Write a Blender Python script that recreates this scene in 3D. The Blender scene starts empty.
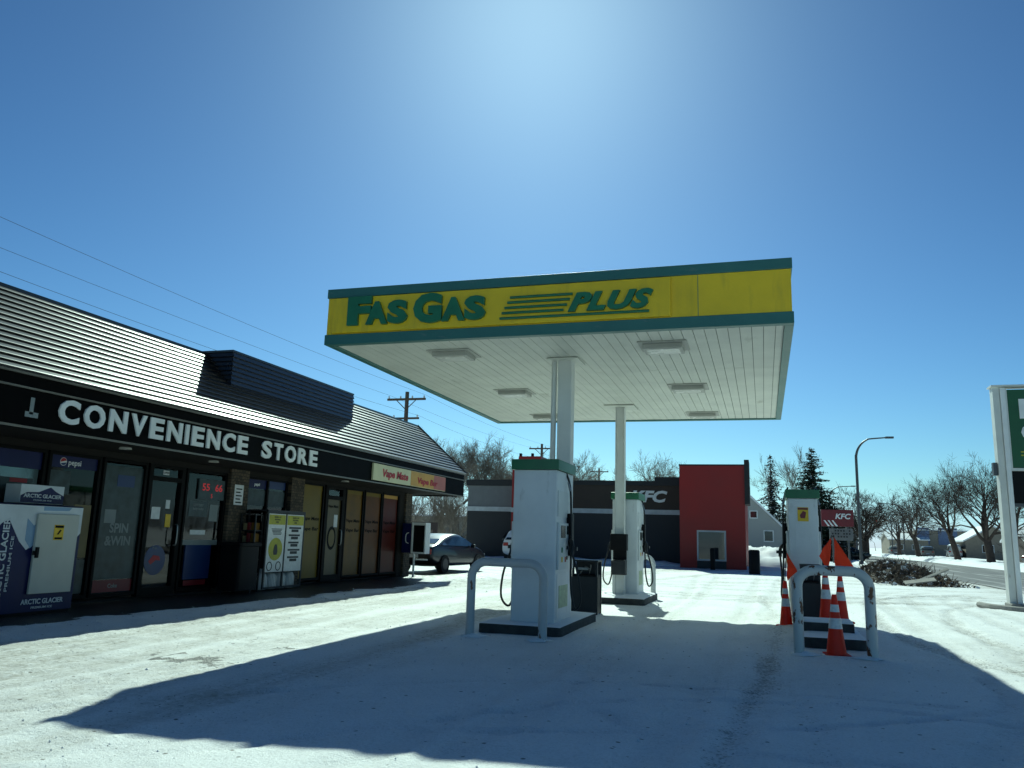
import bpy, bmesh, math, random
import numpy as np
from mathutils import Vector, Matrix
random.seed(7); np.random.seed(7)
sc = bpy.context.scene
R = math.radians
# ---------------------------------------------------------------- camera
cam_d = bpy.data.cameras.new('camera'); cam = bpy.data.objects.new('camera', cam_d)
sc.collection.objects.link(cam); sc.camera = cam
cam_d.sensor_width = 36; cam_d.lens = 28.125; cam_d.clip_start = .05; cam_d.clip_end = 3000
cr = Vector((0.95504464, 0.2949681, 0.02972479)); cu = Vector((0.02734132, -0.18747327, 0.98188911)); cf = Vector((-0.29519857, 0.93693521, 0.18711016))
M_ = Matrix((cr, cu, -cf)).transposed().to_4x4(); M_.translation = Vector((0, 0, 1.3)); cam.matrix_world = M_
# ---------------------------------------------------------------- light
SUN = Vector((-0.22337915, 0.7600691, 0.61024317)).normalized()
w = bpy.data.worlds.new('World'); sc.world = w; w.use_nodes = True
nt = w.node_tree; bg = nt.nodes['Background']
sky = nt.nodes.new('ShaderNodeTexSky'); sky.sky_type = 'NISHITA'; sky.sun_disc = False
sky.sun_elevation = math.asin(SUN.z); sky.sun_rotation = math.atan2(SUN.x, SUN.y)
sky.air_density = 1.0; sky.dust_density = 0.6; sky.ozone_density = 2.6; sky.altitude = 500
k1 = nt.nodes.new('ShaderNodeVectorMath'); k1.operation = 'MULTIPLY'; k1.inputs[1].default_value = (.055,) * 3; nt.links.new(sky.outputs[0], k1.inputs[0])
gm = nt.nodes.new('ShaderNodeGamma'); gm.inputs[1].default_value = 1.45; nt.links.new(k1.outputs[0], gm.inputs[0])
k2 = nt.nodes.new('ShaderNodeVectorMath'); k2.operation = 'MULTIPLY'; k2.inputs[1].default_value = (13.2, 21.3, 22.6); nt.links.new(gm.outputs[0], k2.inputs[0])
s1 = nt.nodes.new('ShaderNodeSeparateColor'); nt.links.new(k2.outputs[0], s1.inputs[0]); s2 = nt.nodes.new('ShaderNodeMath'); s2.operation = 'MULTIPLY'; s2.inputs[1].default_value = 1.08; nt.links.new(s1.outputs[1], s2.inputs[0])
s3 = nt.nodes.new('ShaderNodeMath'); s3.operation = 'MAXIMUM'; nt.links.new(s1.outputs[2], s3.inputs[0]); nt.links.new(s2.outputs[0], s3.inputs[1]); s4 = nt.nodes.new('ShaderNodeCombineColor')
nt.links.new(s1.outputs[0], s4.inputs[0]); nt.links.new(s1.outputs[1], s4.inputs[1]); nt.links.new(s3.outputs[0], s4.inputs[2]); nt.links.new(s4.outputs[0], bg.inputs[0]); bg.inputs[1].default_value = 0.1
sun_d = bpy.data.lights.new('sun', 'SUN'); sun_d.energy = 5.0; sun_d.angle = R(.53); sun_d.color = (.80, 1, .86)
sun = bpy.data.objects.new('sun', sun_d); sc.collection.objects.link(sun)
sun.rotation_euler = (-SUN).to_track_quat('-Z', 'Y').to_euler()
sc.view_settings.view_transform = 'Standard'; sc.view_settings.look = 'None'
sc.view_settings.exposure = 0.0; sc.view_settings.gamma = 1
# ---------------------------------------------------------------- materials
def mat(name, col, rough=.6, metal=0, var=.12, vscale=3., bump=0., bscale=40., spec=.5, coat=0, emit=None, stretch=None):
    m = bpy.data.materials.new(name); m.use_nodes = True; n = m.node_tree; b = n.nodes['Principled BSDF']
    b.inputs['Roughness'].default_value = rough; b.inputs['Metallic'].default_value = metal
    b.inputs['Specular IOR Level'].default_value = spec; b.inputs['Coat Weight'].default_value = coat
    tc = n.nodes.new('ShaderNodeTexCoord'); vec = tc.outputs['Object']
    if stretch:
        mp = n.nodes.new('ShaderNodeMapping'); mp.inputs['Scale'].default_value = stretch; n.links.new(vec, mp.inputs[0]); vec = mp.outputs[0]
    if var:
        no = n.nodes.new('ShaderNodeTexNoise'); no.inputs['Scale'].default_value = vscale; no.inputs['Detail'].default_value = 6; n.links.new(vec, no.inputs['Vector'])
        cr_ = n.nodes.new('ShaderNodeValToRGB'); cr_.color_ramp.elements[0].position = .3; cr_.color_ramp.elements[1].position = .7
        cr_.color_ramp.elements[0].color = tuple(c * (1 - var) for c in col) + (1,); cr_.color_ramp.elements[1].color = tuple(min(1, c * (1 + var)) for c in col) + (1,)
        n.links.new(no.outputs[0], cr_.inputs[0]); n.links.new(cr_.outputs[0], b.inputs['Base Color'])
        mr = n.nodes.new('ShaderNodeMapRange'); mr.inputs[3].default_value = max(0, rough - .08); mr.inputs[4].default_value = min(1, rough + .1)
        n.links.new(no.outputs[0], mr.inputs[0]); n.links.new(mr.outputs[0], b.inputs['Roughness'])
    else: b.inputs['Base Color'].default_value = tuple(col) + (1,)
    if bump:
        nb = n.nodes.new('ShaderNodeTexNoise'); nb.inputs['Scale'].default_value = bscale; nb.inputs['Detail'].default_value = 5; n.links.new(vec, nb.inputs['Vector'])
        bp = n.nodes.new('ShaderNodeBump'); bp.inputs['Strength'].default_value = bump; bp.inputs['Distance'].default_value = .02
        n.links.new(nb.outputs[0], bp.inputs['Height']); n.links.new(bp.outputs[0], b.inputs['Normal'])
    if emit: b.inputs['Emission Color'].default_value = tuple(emit[:3]) + (1,); b.inputs['Emission Strength'].default_value = emit[3]
    return m
def worn(name, col, under, rough=.45, thr=.62, scale=9, stretch=(1, 1, .5), soft=.03):
    """painted metal with chips / rust / grime patches"""
    m = mat(name, col, rough, var=.08, vscale=2, bump=.15, bscale=30); n = m.node_tree; b = n.nodes['Principled BSDF']
    src = b.inputs['Base Color'].links[0].from_socket
    tc = n.nodes.new('ShaderNodeTexCoord'); mp = n.nodes.new('ShaderNodeMapping'); mp.inputs['Scale'].default_value = stretch
    no = n.nodes.new('ShaderNodeTexNoise'); no.inputs['Scale'].default_value = scale; no.inputs['Detail'].default_value = 8; no.inputs['Roughness'].default_value = .6
    n.links.new(tc.outputs['Object'], mp.inputs[0]); n.links.new(mp.outputs[0], no.inputs['Vector'])
    rp = n.nodes.new('ShaderNodeValToRGB'); rp.color_ramp.elements[0].position = thr; rp.color_ramp.elements[1].position = thr + soft
    n.links.new(no.outputs[0], rp.inputs[0]); mx = n.nodes.new('ShaderNodeMix'); mx.data_type = 'RGBA'
    n.links.new(rp.outputs[0], mx.inputs[0]); n.links.new(src, mx.inputs[6]); mx.inputs[7].default_value = tuple(under) + (1,)
    n.links.new(mx.outputs[2], b.inputs['Base Color']); return m
def brick(name, c1, c2, mortar, scale=4, bw=.5, rh=.25, axis='x', squash=1):
    m = bpy.data.materials.new(name); m.use_nodes = True; n = m.node_tree; b = n.nodes['Principled BSDF']; b.inputs['Roughness'].default_value = .85
    tc = n.nodes.new('ShaderNodeTexCoord'); sp = n.nodes.new('ShaderNodeSeparateXYZ'); cb = n.nodes.new('ShaderNodeCombineXYZ')
    n.links.new(tc.outputs['Object'], sp.inputs[0]); n.links.new(sp.outputs['X' if axis == 'x' else 'Y'], cb.inputs[0]); n.links.new(sp.outputs['Z'], cb.inputs[1])
    br = n.nodes.new('ShaderNodeTexBrick'); br.inputs['Scale'].default_value = scale; br.inputs['Brick Width'].default_value = bw; br.inputs['Row Height'].default_value = rh
    br.inputs['Mortar Size'].default_value = .025; br.inputs['Color1'].default_value = c1 + (1,); br.inputs['Color2'].default_value = c2 + (1,); br.inputs['Mortar'].default_value = mortar + (1,)
    ds = n.nodes.new('ShaderNodeTexNoise'); ds.inputs['Scale'].default_value = 7; n.links.new(cb.outputs[0], ds.inputs['Vector'])
    mx = n.nodes.new('ShaderNodeMix'); mx.data_type = 'VECTOR'; mx.inputs[0].default_value = .06; n.links.new(cb.outputs[0], mx.inputs[4]); n.links.new(ds.outputs[1], mx.inputs[5])
    n.links.new(mx.outputs[1], br.inputs['Vector']); n.links.new(br.outputs[0], b.inputs['Base Color'])
    bp = n.nodes.new('ShaderNodeBump'); bp.inputs['Strength'].default_value = .6; bp.inputs['Distance'].default_value = .02; bp.invert = True
    n.links.new(br.outputs[1], bp.inputs['Height']); n.links.new(bp.outputs[0], b.inputs['Normal']); return m
def glass(name, tint=(.75, .82, .85), rough=.02):
    m = bpy.data.materials.new(name); m.use_nodes = True; n = m.node_tree; n.nodes.clear()
    o = n.nodes.new('ShaderNodeOutputMaterial'); g = n.nodes.new('ShaderNodeBsdfGlossy'); t = n.nodes.new('ShaderNodeBsdfTransparent'); mx = n.nodes.new('ShaderNodeMixShader')
    f = n.nodes.new('ShaderNodeFresnel'); f.inputs[0].default_value = 1.5; mr = n.nodes.new('ShaderNodeMath'); mr.operation = 'MULTIPLY'; mr.inputs[1].default_value = 1.15; mr.use_clamp = True
    g.inputs['Roughness'].default_value = rough; t.inputs[0].default_value = tint + (1,)
    no = n.nodes.new('ShaderNodeTexNoise'); no.inputs['Scale'].default_value = 1.3; bp = n.nodes.new('ShaderNodeBump'); bp.inputs['Strength'].default_value = .04; bp.inputs['Distance'].default_value = .05
    n.links.new(no.outputs[0], bp.inputs['Height']); n.links.new(bp.outputs[0], g.inputs['Normal'])
    n.links.new(f.outputs[0], mr.inputs[0]); n.links.new(mr.outputs[0], mx.inputs[0]); n.links.new(t.outputs[0], mx.inputs[1]); n.links.new(g.outputs[0], mx.inputs[2]); n.links.new(mx.outputs[0], o.inputs[0]); return m
MT = {}
def defm():
    M = MT
    M['green_trim'] = worn('green_trim', (.035, .15, .135), (.08, .17, .16), .4, .62, 5, (1, 1, 3), .1)
    M['yellow'] = worn('yellow_panel', (.84, .56, .012), (.62, .42, .02), .4, .56, 1.6, (2.5, 2.5, .5), .2)
    M['letter_green'] = mat('letter_green', (.012, .16, .075), .4, var=.15)
    M['soffit'] = worn('soffit_white', (.65, .66, .59), (.45, .45, .38), .5, .64, 2.2, (1, .35, 1), .12)
    M['fixture'] = mat('fixture', (.42, .42, .38), .5); M['lens'] = mat('lens', (.62, .62, .56), .25, var=.05)
    M['column'] = worn('column_white', (.66, .67, .64), (.36, .33, .28), .5, .66, 6, (1, 1, .25), .1)
    M['pump_white'] = worn('pump_white', (.66, .69, .70), (.40, .41, .40), .4, .60, 3.5, (1, 1, .35), .12)
    M['pump_panel'] = worn('pump_panel', (.6, .63, .63), (.1, .1, .1), .35, .68, 14, (1, 1, .7), .03)
    M['pump_green'] = mat('pump_green', (.012, .13, .055), .4)
    M['black_rub'] = mat('black_rubber', (.012, .012, .013), .55, var=.2); M['black_plastic'] = mat('black_plastic', (.006, .006, .007), .5, var=.25, bump=.1, spec=.15)
    M['dark_metal'] = mat('dark_metal', (.035, .037, .04), .45, metal=.5); M['screen'] = mat('screen', (.02, .03, .03), .12, var=0)
    M['nozzle'] = mat('nozzle', (.25, .26, .26), .35, metal=.8); M['brass'] = mat('brass', (.55, .42, .15), .35, metal=.7)
    M['notice_yellow'] = mat('notice_yellow', (.75, .48, .02), .5, var=.1, vscale=20); M['notice_green'] = mat('notice_green', (.42, .52, .3), .5, var=.25, vscale=14)
    M['white'] = mat('white_paint', (.78, .8, .8), .5, var=.06); M['paper'] = mat('paper', (.72, .74, .74), .7, var=.1, vscale=12)
    M['concrete'] = mat('concrete', (.3, .29, .27), .9, var=.2, bump=.4, bscale=25); M['concrete_dark'] = mat('concrete_dark', (.035, .04, .04), .8, var=.4, vscale=8, bump=.3)
    M['guard'] = worn('guard_white', (.46, .48, .48), (.14, .06, .028), .45, .635, 7, (1, 1, .55), .02)
    M['guard_rust'] = worn('guard_rusty', (.54, .57, .55), (.13, .05, .018), .5, .555, 9, (1, 1, .5), .03)
    M['orange'] = mat('cone_orange', (.95, .06, .022), .45, var=.12, vscale=9); M['reflect'] = mat('reflective_white', (.68, .7, .7), .35, var=.12, vscale=30)
    M['flag'] = mat('flag_orange', (.85, .05, .015), .6, var=.1)
    fn = M['flag'].node_tree; fb = fn.nodes['Principled BSDF']; tl = fn.nodes.new('ShaderNodeBsdfTranslucent'); tl.inputs[0].default_value = (.85, .06, .02, 1)
    mx = fn.nodes.new('ShaderNodeMixShader'); mx.inputs[0].default_value = .5; fn.links.new(fb.outputs[0], mx.inputs[1]); fn.links.new(tl.outputs[0], mx.inputs[2]); fn.links.new(mx.outputs[0], fn.nodes['Material Output'].inputs[0])
    fn = M['orange'].node_tree; fb = fn.nodes['Principled BSDF']; tl = fn.nodes.new('ShaderNodeBsdfTranslucent'); tl.inputs[0].default_value = (.9, .05, .02, 1)
    mx = fn.nodes.new('ShaderNodeMixShader'); mx.inputs[0].default_value = .45; fn.links.new(fb.outputs[0], mx.inputs[1]); fn.links.new(tl.outputs[0], mx.inputs[2]); fn.links.new(mx.outputs[0], fn.nodes['Material Output'].inputs[0])
    M['siding'] = mat('metal_siding', (.022, .02, .019), .29, metal=.0, var=.2, vscale=1.2, spec=.8, stretch=(3, .3, 3))
    M['fascia'] = mat('fascia_black', (.002, .002, .0023), .55, var=.15, spec=.05); M['fascia_trim'] = mat('fascia_trim', (.16, .15, .13), .35, metal=.3)
    M['sign_white'] = mat('sign_white', (.74, .76, .74), .45, var=.05)
    M['stone'] = brick('stone', (.125, .092, .06), (.05, .04, .03), (.02, .018, .015), 5, .45, .3, 'y')
    M['wall_dark'] = mat('wall_dark', (.018, .016, .014), .8, var=.2, spec=.2); M['frame'] = mat('window_frame', (.004, .004, .004), .5, spec=.1)
    M['goods'] = mat('goods', (.2, .2, .2), .5)
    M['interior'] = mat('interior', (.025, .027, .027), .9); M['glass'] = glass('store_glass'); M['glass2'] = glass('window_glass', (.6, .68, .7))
    M['vape_yellow'] = mat('window_film_yellow', (.17, .115, .012), .4, var=.1, spec=.3); M['vape_orange'] = mat('window_film_orange', (.15, .075, .008), .4, var=.2, spec=.3)
    M['vape_orange2'] = mat('window_film_brown', (.12, .04, .007), .4, var=.2, spec=.3); M['vape_red'] = mat('window_film_red', (.09, .012, .006), .4, var=.1, spec=.3); M['tan'] = mat('tan_board', (.2, .16, .08), .7)
    M['navy'] = mat('navy', (.004, .009, .07), .4, spec=.3); M['ice_white'] = mat('freezer_white', (.6, .64, .66), .4)
    M['ice_lightblue'] = mat('freezer_pale_blue', (.2, .33, .48), .4); M['door_cream'] = mat('freezer_door_cream', (.5, .5, .44), .4, var=.06)
    M['red'] = mat('red', (.4, .012, .02), .45); M['kfc_red'] = mat('tower_red', (.27, .006, .004), .5, var=.12, vscale=.8); M['kfc_gray'] = mat('wall_grey', (.036, .037, .039), .85, var=.08, vscale=.5, bump=.2)
    M['kfc_lgray'] = mat('wall_light_grey', (.16, .165, .17), .85, var=.08); M['kfc_band'] = mat('band_pale', (.45, .47, .48), .7); M['kfc_brown'] = mat('wall_brown', (.05, .036, .028), .8, var=.1)
    M['parapet'] = mat('parapet_black', (.012, .012, .014), .6)
    M['house'] = mat('house_siding', (.36, .37, .36), .8, var=.05, stretch=(.4, 1, 12)); M['snow'] = mat('snow', (.82, .84, .86), .8, var=.04, vscale=1.5, bump=.5, bscale=6)
    M['bark'] = mat('bark', (.075, .055, .045), .9, var=.35, vscale=4, bump=.5); M['bark_pale'] = mat('bark_pale', (.2, .17, .14), .9, var=.3)
    M['needle'] = mat('needles', (.02, .04, .022), .8, var=.4, vscale=1.5); M['needle2'] = mat('needles_greyish', (.045, .052, .04), .85, var=.4, vscale=1.5)
    M['pole'] = mat('pole_grey', (.09, .095, .1), .45, metal=.4); M['wood_pole'] = mat('wood_pole', (.09, .065, .05), .9); M['wire'] = mat('wire', (.04, .045, .05), .9, spec=.05)
    M['car_black'] = mat('car_paint_dark', (.008, .009, .013), .3, var=.05, coat=.35); M['car_white'] = mat('car_paint_white', (.7, .7, .7), .3, var=.04, coat=.5)
    M['car_tan'] = mat('car_paint_tan', (.26, .24, .2), .35, var=.05, coat=.4); M['car_silver'] = mat('car_paint_silver', (.42, .43, .42), .3, metal=.3, var=.05, coat=.4)
    M['car_glass'] = mat('car_glass', (.015, .02, .025), .06, var=0, spec=.8); M['tyre'] = mat('tyre', (.015, .015, .015), .85); M['rim'] = mat('rim', (.06, .06, .065), .45, metal=.5)
    M['lamp_red'] = mat('lamp_red', (.35, .01, .01), .2, var=0); M['lamp_clear'] = mat('lamp_clear', (.6, .6, .6), .15, var=0)
    M['brush'] = mat('brush', (.075, .06, .045), .9, var=.4, vscale=3); M['brush2'] = mat('brush_brown', (.16, .11, .075), .9, var=.4); M['plank'] = mat('plank', (.36, .33, .29), .8, var=.2)
    M['asphalt'] = mat('asphalt', (.05, .05, .052), .75, var=.25, vscale=.6, bump=.3, bscale=60); M['led'] = mat('led_red', (.3, .01, .01), .4, var=0, emit=(1, .05, .06, .22))
    M['ice'] = mat('icicle_ice', (.75, .8, .82), .12, var=0, spec=.7); M['ice'].node_tree.nodes['Principled BSDF'].inputs['Transmission Weight'].default_value = .6
    M['lens_red'] = mat('signal_red', (.5, .01, .01), .4, var=0, emit=(1, .03, .02, 1.2)); M['bill_blue'] = mat('panel_blue', (.14, .19, .32), .6)
    M['sign_green'] = mat('sign_green', (.01, .09, .03), .35); M['maroon'] = mat('maroon', (.16, .008, .015), .4)
    M['poster_teal'] = mat('poster_teal', (.03, .05, .053), .35, var=.45, vscale=6, spec=.4); M['text_grey'] = mat('text_pale', (.2, .23, .23), .5); M['lime'] = mat('lime', (.42, .40, .03), .5, var=.15, vscale=9)
    M['pepsi_blue'] = mat('drink_blue', (.006, .03, .13), .35); M['orangeb'] = mat('sign_orange', (.55, .3, .06), .5); M['pink'] = mat('sign_pink', (.42, .13, .1), .5); M['cream'] = mat('sign_cream', (.6, .58, .36), .5, var=.06)
    M['tanwall'] = mat('wall_tan', (.28, .24, .19), .85); M['brownwall'] = mat('wall_dark_brown', (.07, .05, .045), .85)
defm()
# ---------------------------------------------------------------- helpers
C = sc.collection; WL = {}
def wloc(o):
    v = Vector((0, 0, 0))
    while o is not None: v += o.location; o = o.parent
    return v
class MB:
    def __init__(s): s.v = []; s.f = []; s.mi = []; s.mats = []
    def m(s, mt):
        if mt not in s.mats: s.mats.append(mt)
        return s.mats.index(mt)
    def add(s, vs, fs, mt=None):
        b = len(s.v); s.v += [tuple(x) for x in vs]; i = s.m(mt) if mt else 0
        for f in fs: s.f.append(tuple(b + k for k in f)); s.mi.append(i)
    def box(s, x0, x1, y0, y1, z0, z1, mt=None):
        s.add([(x0, y0, z0), (x1, y0, z0), (x1, y1, z0), (x0, y1, z0), (x0, y0, z1), (x1, y0, z1), (x1, y1, z1), (x0, y1, z1)],
              [(0, 3, 2, 1), (4, 5, 6, 7), (0, 1, 5, 4), (1, 2, 6, 5), (2, 3, 7, 6), (3, 0, 4, 7)], mt); return s
    def rbox(s, x0, x1, y0, y1, z0, z1, r=.02, mt=None, n=3):
        """box with rounded vertical corners and softened top edge"""
        pts = []
        for cx, cy, a0 in ((x1 - r, y1 - r, 0), (x0 + r, y1 - r, 90), (x0 + r, y0 + r, 180), (x1 - r, y0 + r, 270)):
            for k in range(n + 1): a = R(a0 + 90 * k / n); pts.append((cx + r * math.cos(a), cy + r * math.sin(a)))
        cx, cy = (x0 + x1) / 2, (y0 + y1) / 2; N = len(pts); t = min(r * .5, .012); vs = []
        fx = 1 - t / max(.001, (x1 - x0) / 2); fy = 1 - t / max(.001, (y1 - y0) / 2)
        vs += [(p[0], p[1], z0) for p in pts] + [(p[0], p[1], z1 - t) for p in pts] + [(cx + (p[0] - cx) * fx, cy + (p[1] - cy) * fy, z1) for p in pts]
        fs = [tuple(range(N))[::-1], tuple(range(2 * N, 3 * N))]
        for L in (0, 1):
            for k in range(N): a = L * N + k; b = L * N + (k + 1) % N; fs.append((a, b, b + N, a + N))
        s.add(vs, fs, mt); return s
    def prism(s, poly, o, u, v, n, d, mt=None):
        o, u, v, n = map(Vector, (o, u, v, n)); N = len(poly)
        a = [o + u * p[0] + v * p[1] for p in poly]; b = [q + n * d for q in a]
        s.add(a + b, [tuple(range(N))[::-1], tuple(range(N, 2 * N))] + [(k, (k + 1) % N, (k + 1) % N + N, k + N) for k in range(N)], mt); return s
    def tube(s, pts, rad, n=8, mt=None, cap=True):
        pts = [Vector(p) for p in pts]; m = len(pts); rad = rad if hasattr(rad, '__len__') else [rad] * m; vs = []; up = None
        for i, p in enumerate(pts):
            t = (pts[min(i + 1, m - 1)] - pts[max(i - 1, 0)]).normalized()
            if up is None: up = Vector((0, 0, 1)) if abs(t.z) < .9 else Vector((1, 0, 0))
            a = t.cross(up); a = a.normalized() if a.length > 1e-6 else t.orthogonal().normalized(); b = a.cross(t); up = b
            for k in range(n): an = 2 * math.pi * k / n; vs.append(p + (a * math.cos(an) + b * math.sin(an)) * rad[i])
        fs = [(i * n + k, i * n + (k + 1) % n, (i + 1) * n + (k + 1) % n, (i + 1) * n + k) for i in range(m - 1) for k in range(n)]
        if cap: fs += [tuple(range(n))[::-1], tuple(range((m - 1) * n, m * n))]
        s.add(vs, fs, mt); return s
    def lathe(s, prof, c=(0, 0, 0), n=20, mt=None):
        vs = [(c[0] + r_ * math.cos(2 * math.pi * k / n), c[1] + r_ * math.sin(2 * math.pi * k / n), c[2] + z) for r_, z in prof for k in range(n)]
        m = len(prof); fs = [(i * n + k, i * n + (k + 1) % n, (i + 1) * n + (k + 1) % n, (i + 1) * n + k) for i in range(m - 1) for k in range(n)]
        fs += [tuple(range(n))[::-1], tuple(range((m - 1) * n, m * n))]; s.add(vs, fs, mt); return s
    def text(s, txt, o, u, v, h, width=None, depth=.01, bold=.0, shear=0, mt=None, align='LEFT', lsp=1.0):
        """lettering as solid geometry: cap height h, optional fitted width, from corner o along u"""
        cu_ = bpy.data.curves.new('t', 'FONT'); cu_.body = txt; cu_.size = 1; cu_.extrude = .5; cu_.offset = bold; cu_.shear = shear; cu_.resolution_u = 3; cu_.space_character = lsp
        ob = bpy.data.objects.new('t', cu_); C.objects.link(ob); bpy.context.view_layer.update()
        me = bpy.data.meshes.new_from_object(ob.evaluated_get(bpy.context.evaluated_depsgraph_get()))
        co = [tuple(q.co) for q in me.vertices]; fs = [tuple(p.vertices) for p in me.polygons]
        bpy.data.objects.remove(ob); bpy.data.curves.remove(cu_); bpy.data.meshes.remove(me)
        if not co: return s
        xs = [c[0] for c in co]; ys = [c[1] for c in co]; x0, x1 = min(xs), max(xs)
        y0 = 0 - bold if min(ys) > -.12 else 0; cap = .7 + bold; sy = h / cap; sx = (width / (x1 - x0)) if width else sy
        o, u, v = Vector(o), Vector(u), Vector(v); n = u.cross(v)
        off = {'LEFT': 0, 'CENTER': -(x1 - x0) * sx / 2}[align]
        s.add([o + u * ((c[0] - x0) * sx + off) + v * ((c[1] - y0) * sy) + n * (c[2] + .5) * depth for c in co], fs, mt); return s
    def build(s, name, mt, parent=None, smooth=None, local=False, bevel=0):
        me = bpy.data.meshes.new(name); off = Vector((0, 0, 0)) if (local or parent is None) else wloc(parent)
        me.from_pydata([(a - off.x, b - off.y, c - off.z) for a, b, c in s.v], [], s.f); me.update()
        if s.mats:
            for q in s.mats: me.materials.append(MT[q])
            me.polygons.foreach_set('material_index', s.mi)
        else: me.materials.append(MT[mt] if isinstance(mt, str) else mt)
        if smooth is not None:
            me.polygons.foreach_set('use_smooth', [True] * len(me.polygons)); me.set_sharp_from_angle(angle=R(smooth))
        o = bpy.data.objects.new(name, me); C.objects.link(o)
        if parent is not None: o.parent = parent
        if bevel:
            b = o.modifiers.new('b', 'BEVEL'); b.width = bevel; b.segments = 2; b.limit_method = 'ANGLE'
        return o
def thing(name, label, cat, loc=(0, 0, 0), group=None, rz=0):
    o = bpy.data.objects.new(name, None); C.objects.link(o); o.location = loc; o.rotation_euler = (0, 0, rz); o.empty_display_size = .2
    return tag(o, label, cat, group)
def tag(o, label, cat, group=None):
    o['label'] = label; o['category'] = cat
    if group: o['group'] = group
    return o
def kind(o, k): o['kind'] = k; return o
def dup(root, loc, rz=None, label=None, scale=None):
    def cp(o, par):
        c = o.copy(); C.objects.link(c); c.parent = par
        for ch in list(o.children): cp(ch, c)
        return c
    r_ = cp(root, None); r_.location = loc
    if rz is not None: r_.rotation_euler = (0, 0, rz)
    if scale: r_.scale = (scale,) * 3
    if label: r_['label'] = label
    return r_
def smoothpath(pts, k=6):
    P = [Vector(p) for p in pts]; P = [P[0]] + P + [P[-1]]; out = []
    for i in range(1, len(P) - 2):
        for j in range(k):
            t = j / k; a, b, c, d = P[i - 1], P[i], P[i + 1], P[i + 2]
            out.append(.5 * ((2 * b) + (c - a) * t + (2 * a - 5 * b + 4 * c - d) * t * t + (3 * b - a - 3 * c + d) * t ** 3))
    out.append(P[-2]); return out
# ---------------------------------------------------------------- ground
def vnoise(x, y, seed=0):
    rs = np.random.RandomState(seed); tb = rs.rand(256, 256); xi = np.floor(x).astype(int); yi = np.floor(y).astype(int); fx = x - xi; fy = y - yi
    fx = fx * fx * (3 - 2 * fx); fy = fy * fy * (3 - 2 * fy); g = lambda a, b: tb[a % 256, b % 256]
    return (g(xi, yi) * (1 - fx) + g(xi + 1, yi) * fx) * (1 - fy) + (g(xi, yi + 1) * (1 - fx) + g(xi + 1, yi + 1) * fx) * fy
def fbm(x, y, seed=0, o=4):
    r_ = 0; a = .5; 
    for i in range(o): r_ = r_ + a * vnoise(x * 2 ** i + 17 * i, y * 2 ** i + 31 * i, seed + i); a *= .5
    return r_
def axis(segs):
    out = []
    for a, b, st in segs:
        n = max(1, int(round((b - a) / st))); out += [a + (b - a) * k / n for k in range(n)]
    out.append(segs[-1][1]); return np.array(out)
def grow(a, b, s0, f):
    o = [a]; st = s0
    while o[-1] < b: o.append(o[-1] + st); st *= f
    return o
gx = np.concatenate([-np.array(grow(12, 900, .4, 1.25))[::-1][:-1], axis([(-12, 8, .075)])[:-1], axis([(8, 20, .3)])[:-1], np.array(grow(20, 900, .6, 1.25))])
gy = np.concatenate([-np.array(grow(10, 900, 1, 1.3))[::-1][:-1] , axis([(-10, 2, .5)])[:-1], axis([(2, 26, .075)])[:-1], axis([(26, 50, .3)])[:-1], np.array(grow(50, 1500, .6, 1.2))])
X, Y = np.meshgrid(gx, gy, indexing='ij')
near = np.clip(1 - (np.maximum(np.abs(X + 2) - 12, 0) / 12), 0, 1) * np.clip(1 - (Y - 30) / 30, 0, 1)
grit = np.zeros_like(X); dirt = np.zeros_like(X); rut = np.zeros_like(X); rough = np.zeros_like(X)
def rutline(pts, wd=.22, depth=1., dr=1., wob=.12, seed=3, gr_=0.):
    """tyre track along a polyline: lowers the snow and dirties it"""
    global dirt, rut, rough, grit
    P = smoothpath([(a, b, 0) for a, b in pts], 8); best = np.full(X.shape, 1e9)
    for a, b in zip(P[:-1], P[1:]):
        d = np.array((b.x - a.x, b.y - a.y)); L = d @ d + 1e-9; t = np.clip(((X - a.x) * d[0] + (Y - a.y) * d[1]) / L, 0, 1)
        best = np.minimum(best, np.hypot(X - a.x - t * d[0], Y - a.y - t * d[1]))
    best = best + (vnoise(X * 1.7, Y * 1.7, seed) - .5) * wob
    q = np.exp(-(best / wd) ** 4); sh = np.exp(-((best - wd * 1.35) / (wd * .4)) ** 2)
    rut += -q * depth + sh * .45 * depth; dirt += q * dr; rough += (q + sh) * .6; grit += gr_ * np.exp(-(best / (wd * 1.6)) ** 2)
rs = random.Random(5)
for k, x0 in enumerate((-8.1, -7.4, -6.9, -6.3, -5.7, -5.2, -4.7)):
    rutline([(x0 + 1.0 + rs.uniform(-.3, .3), -8), (x0 + .6, 2), (x0 + .2 + rs.uniform(-.3, .3), 10), (x0 + rs.uniform(-.4, .4), 20), (x0 + 1 + rs.uniform(-1, 1), 32), (x0 + 5, 45)], .2 + rs.uniform(0, .08), .5, .8, .25, 10 + k)
for k, x0 in enumerate((-2.05, -1.65, -.55, -.1)):
    rutline([(x0 - .6, -8), (x0 - .2, 3), (x0, 8), (x0 + .1, 14), (x0 + .2, 20), (x0 - .5 + k * .4, 34)], .15, .6, .35, .16, 30 + k)
for k, c in enumerate(((3.0, 6), (2.3, 6), (3.9, 4), (4.5, 5))):
    rutline([(c[0] - 3.4, 1.5), (c[0] - 1.6, 4.5), (c[0] - .3, 8), (c[0], 12), (c[0] + .2, 18), (c[0] + .8, 25), (c[0] + 3.2, 29), (13, 31)], .16, .6, .45, .12, 40 + k)
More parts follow.
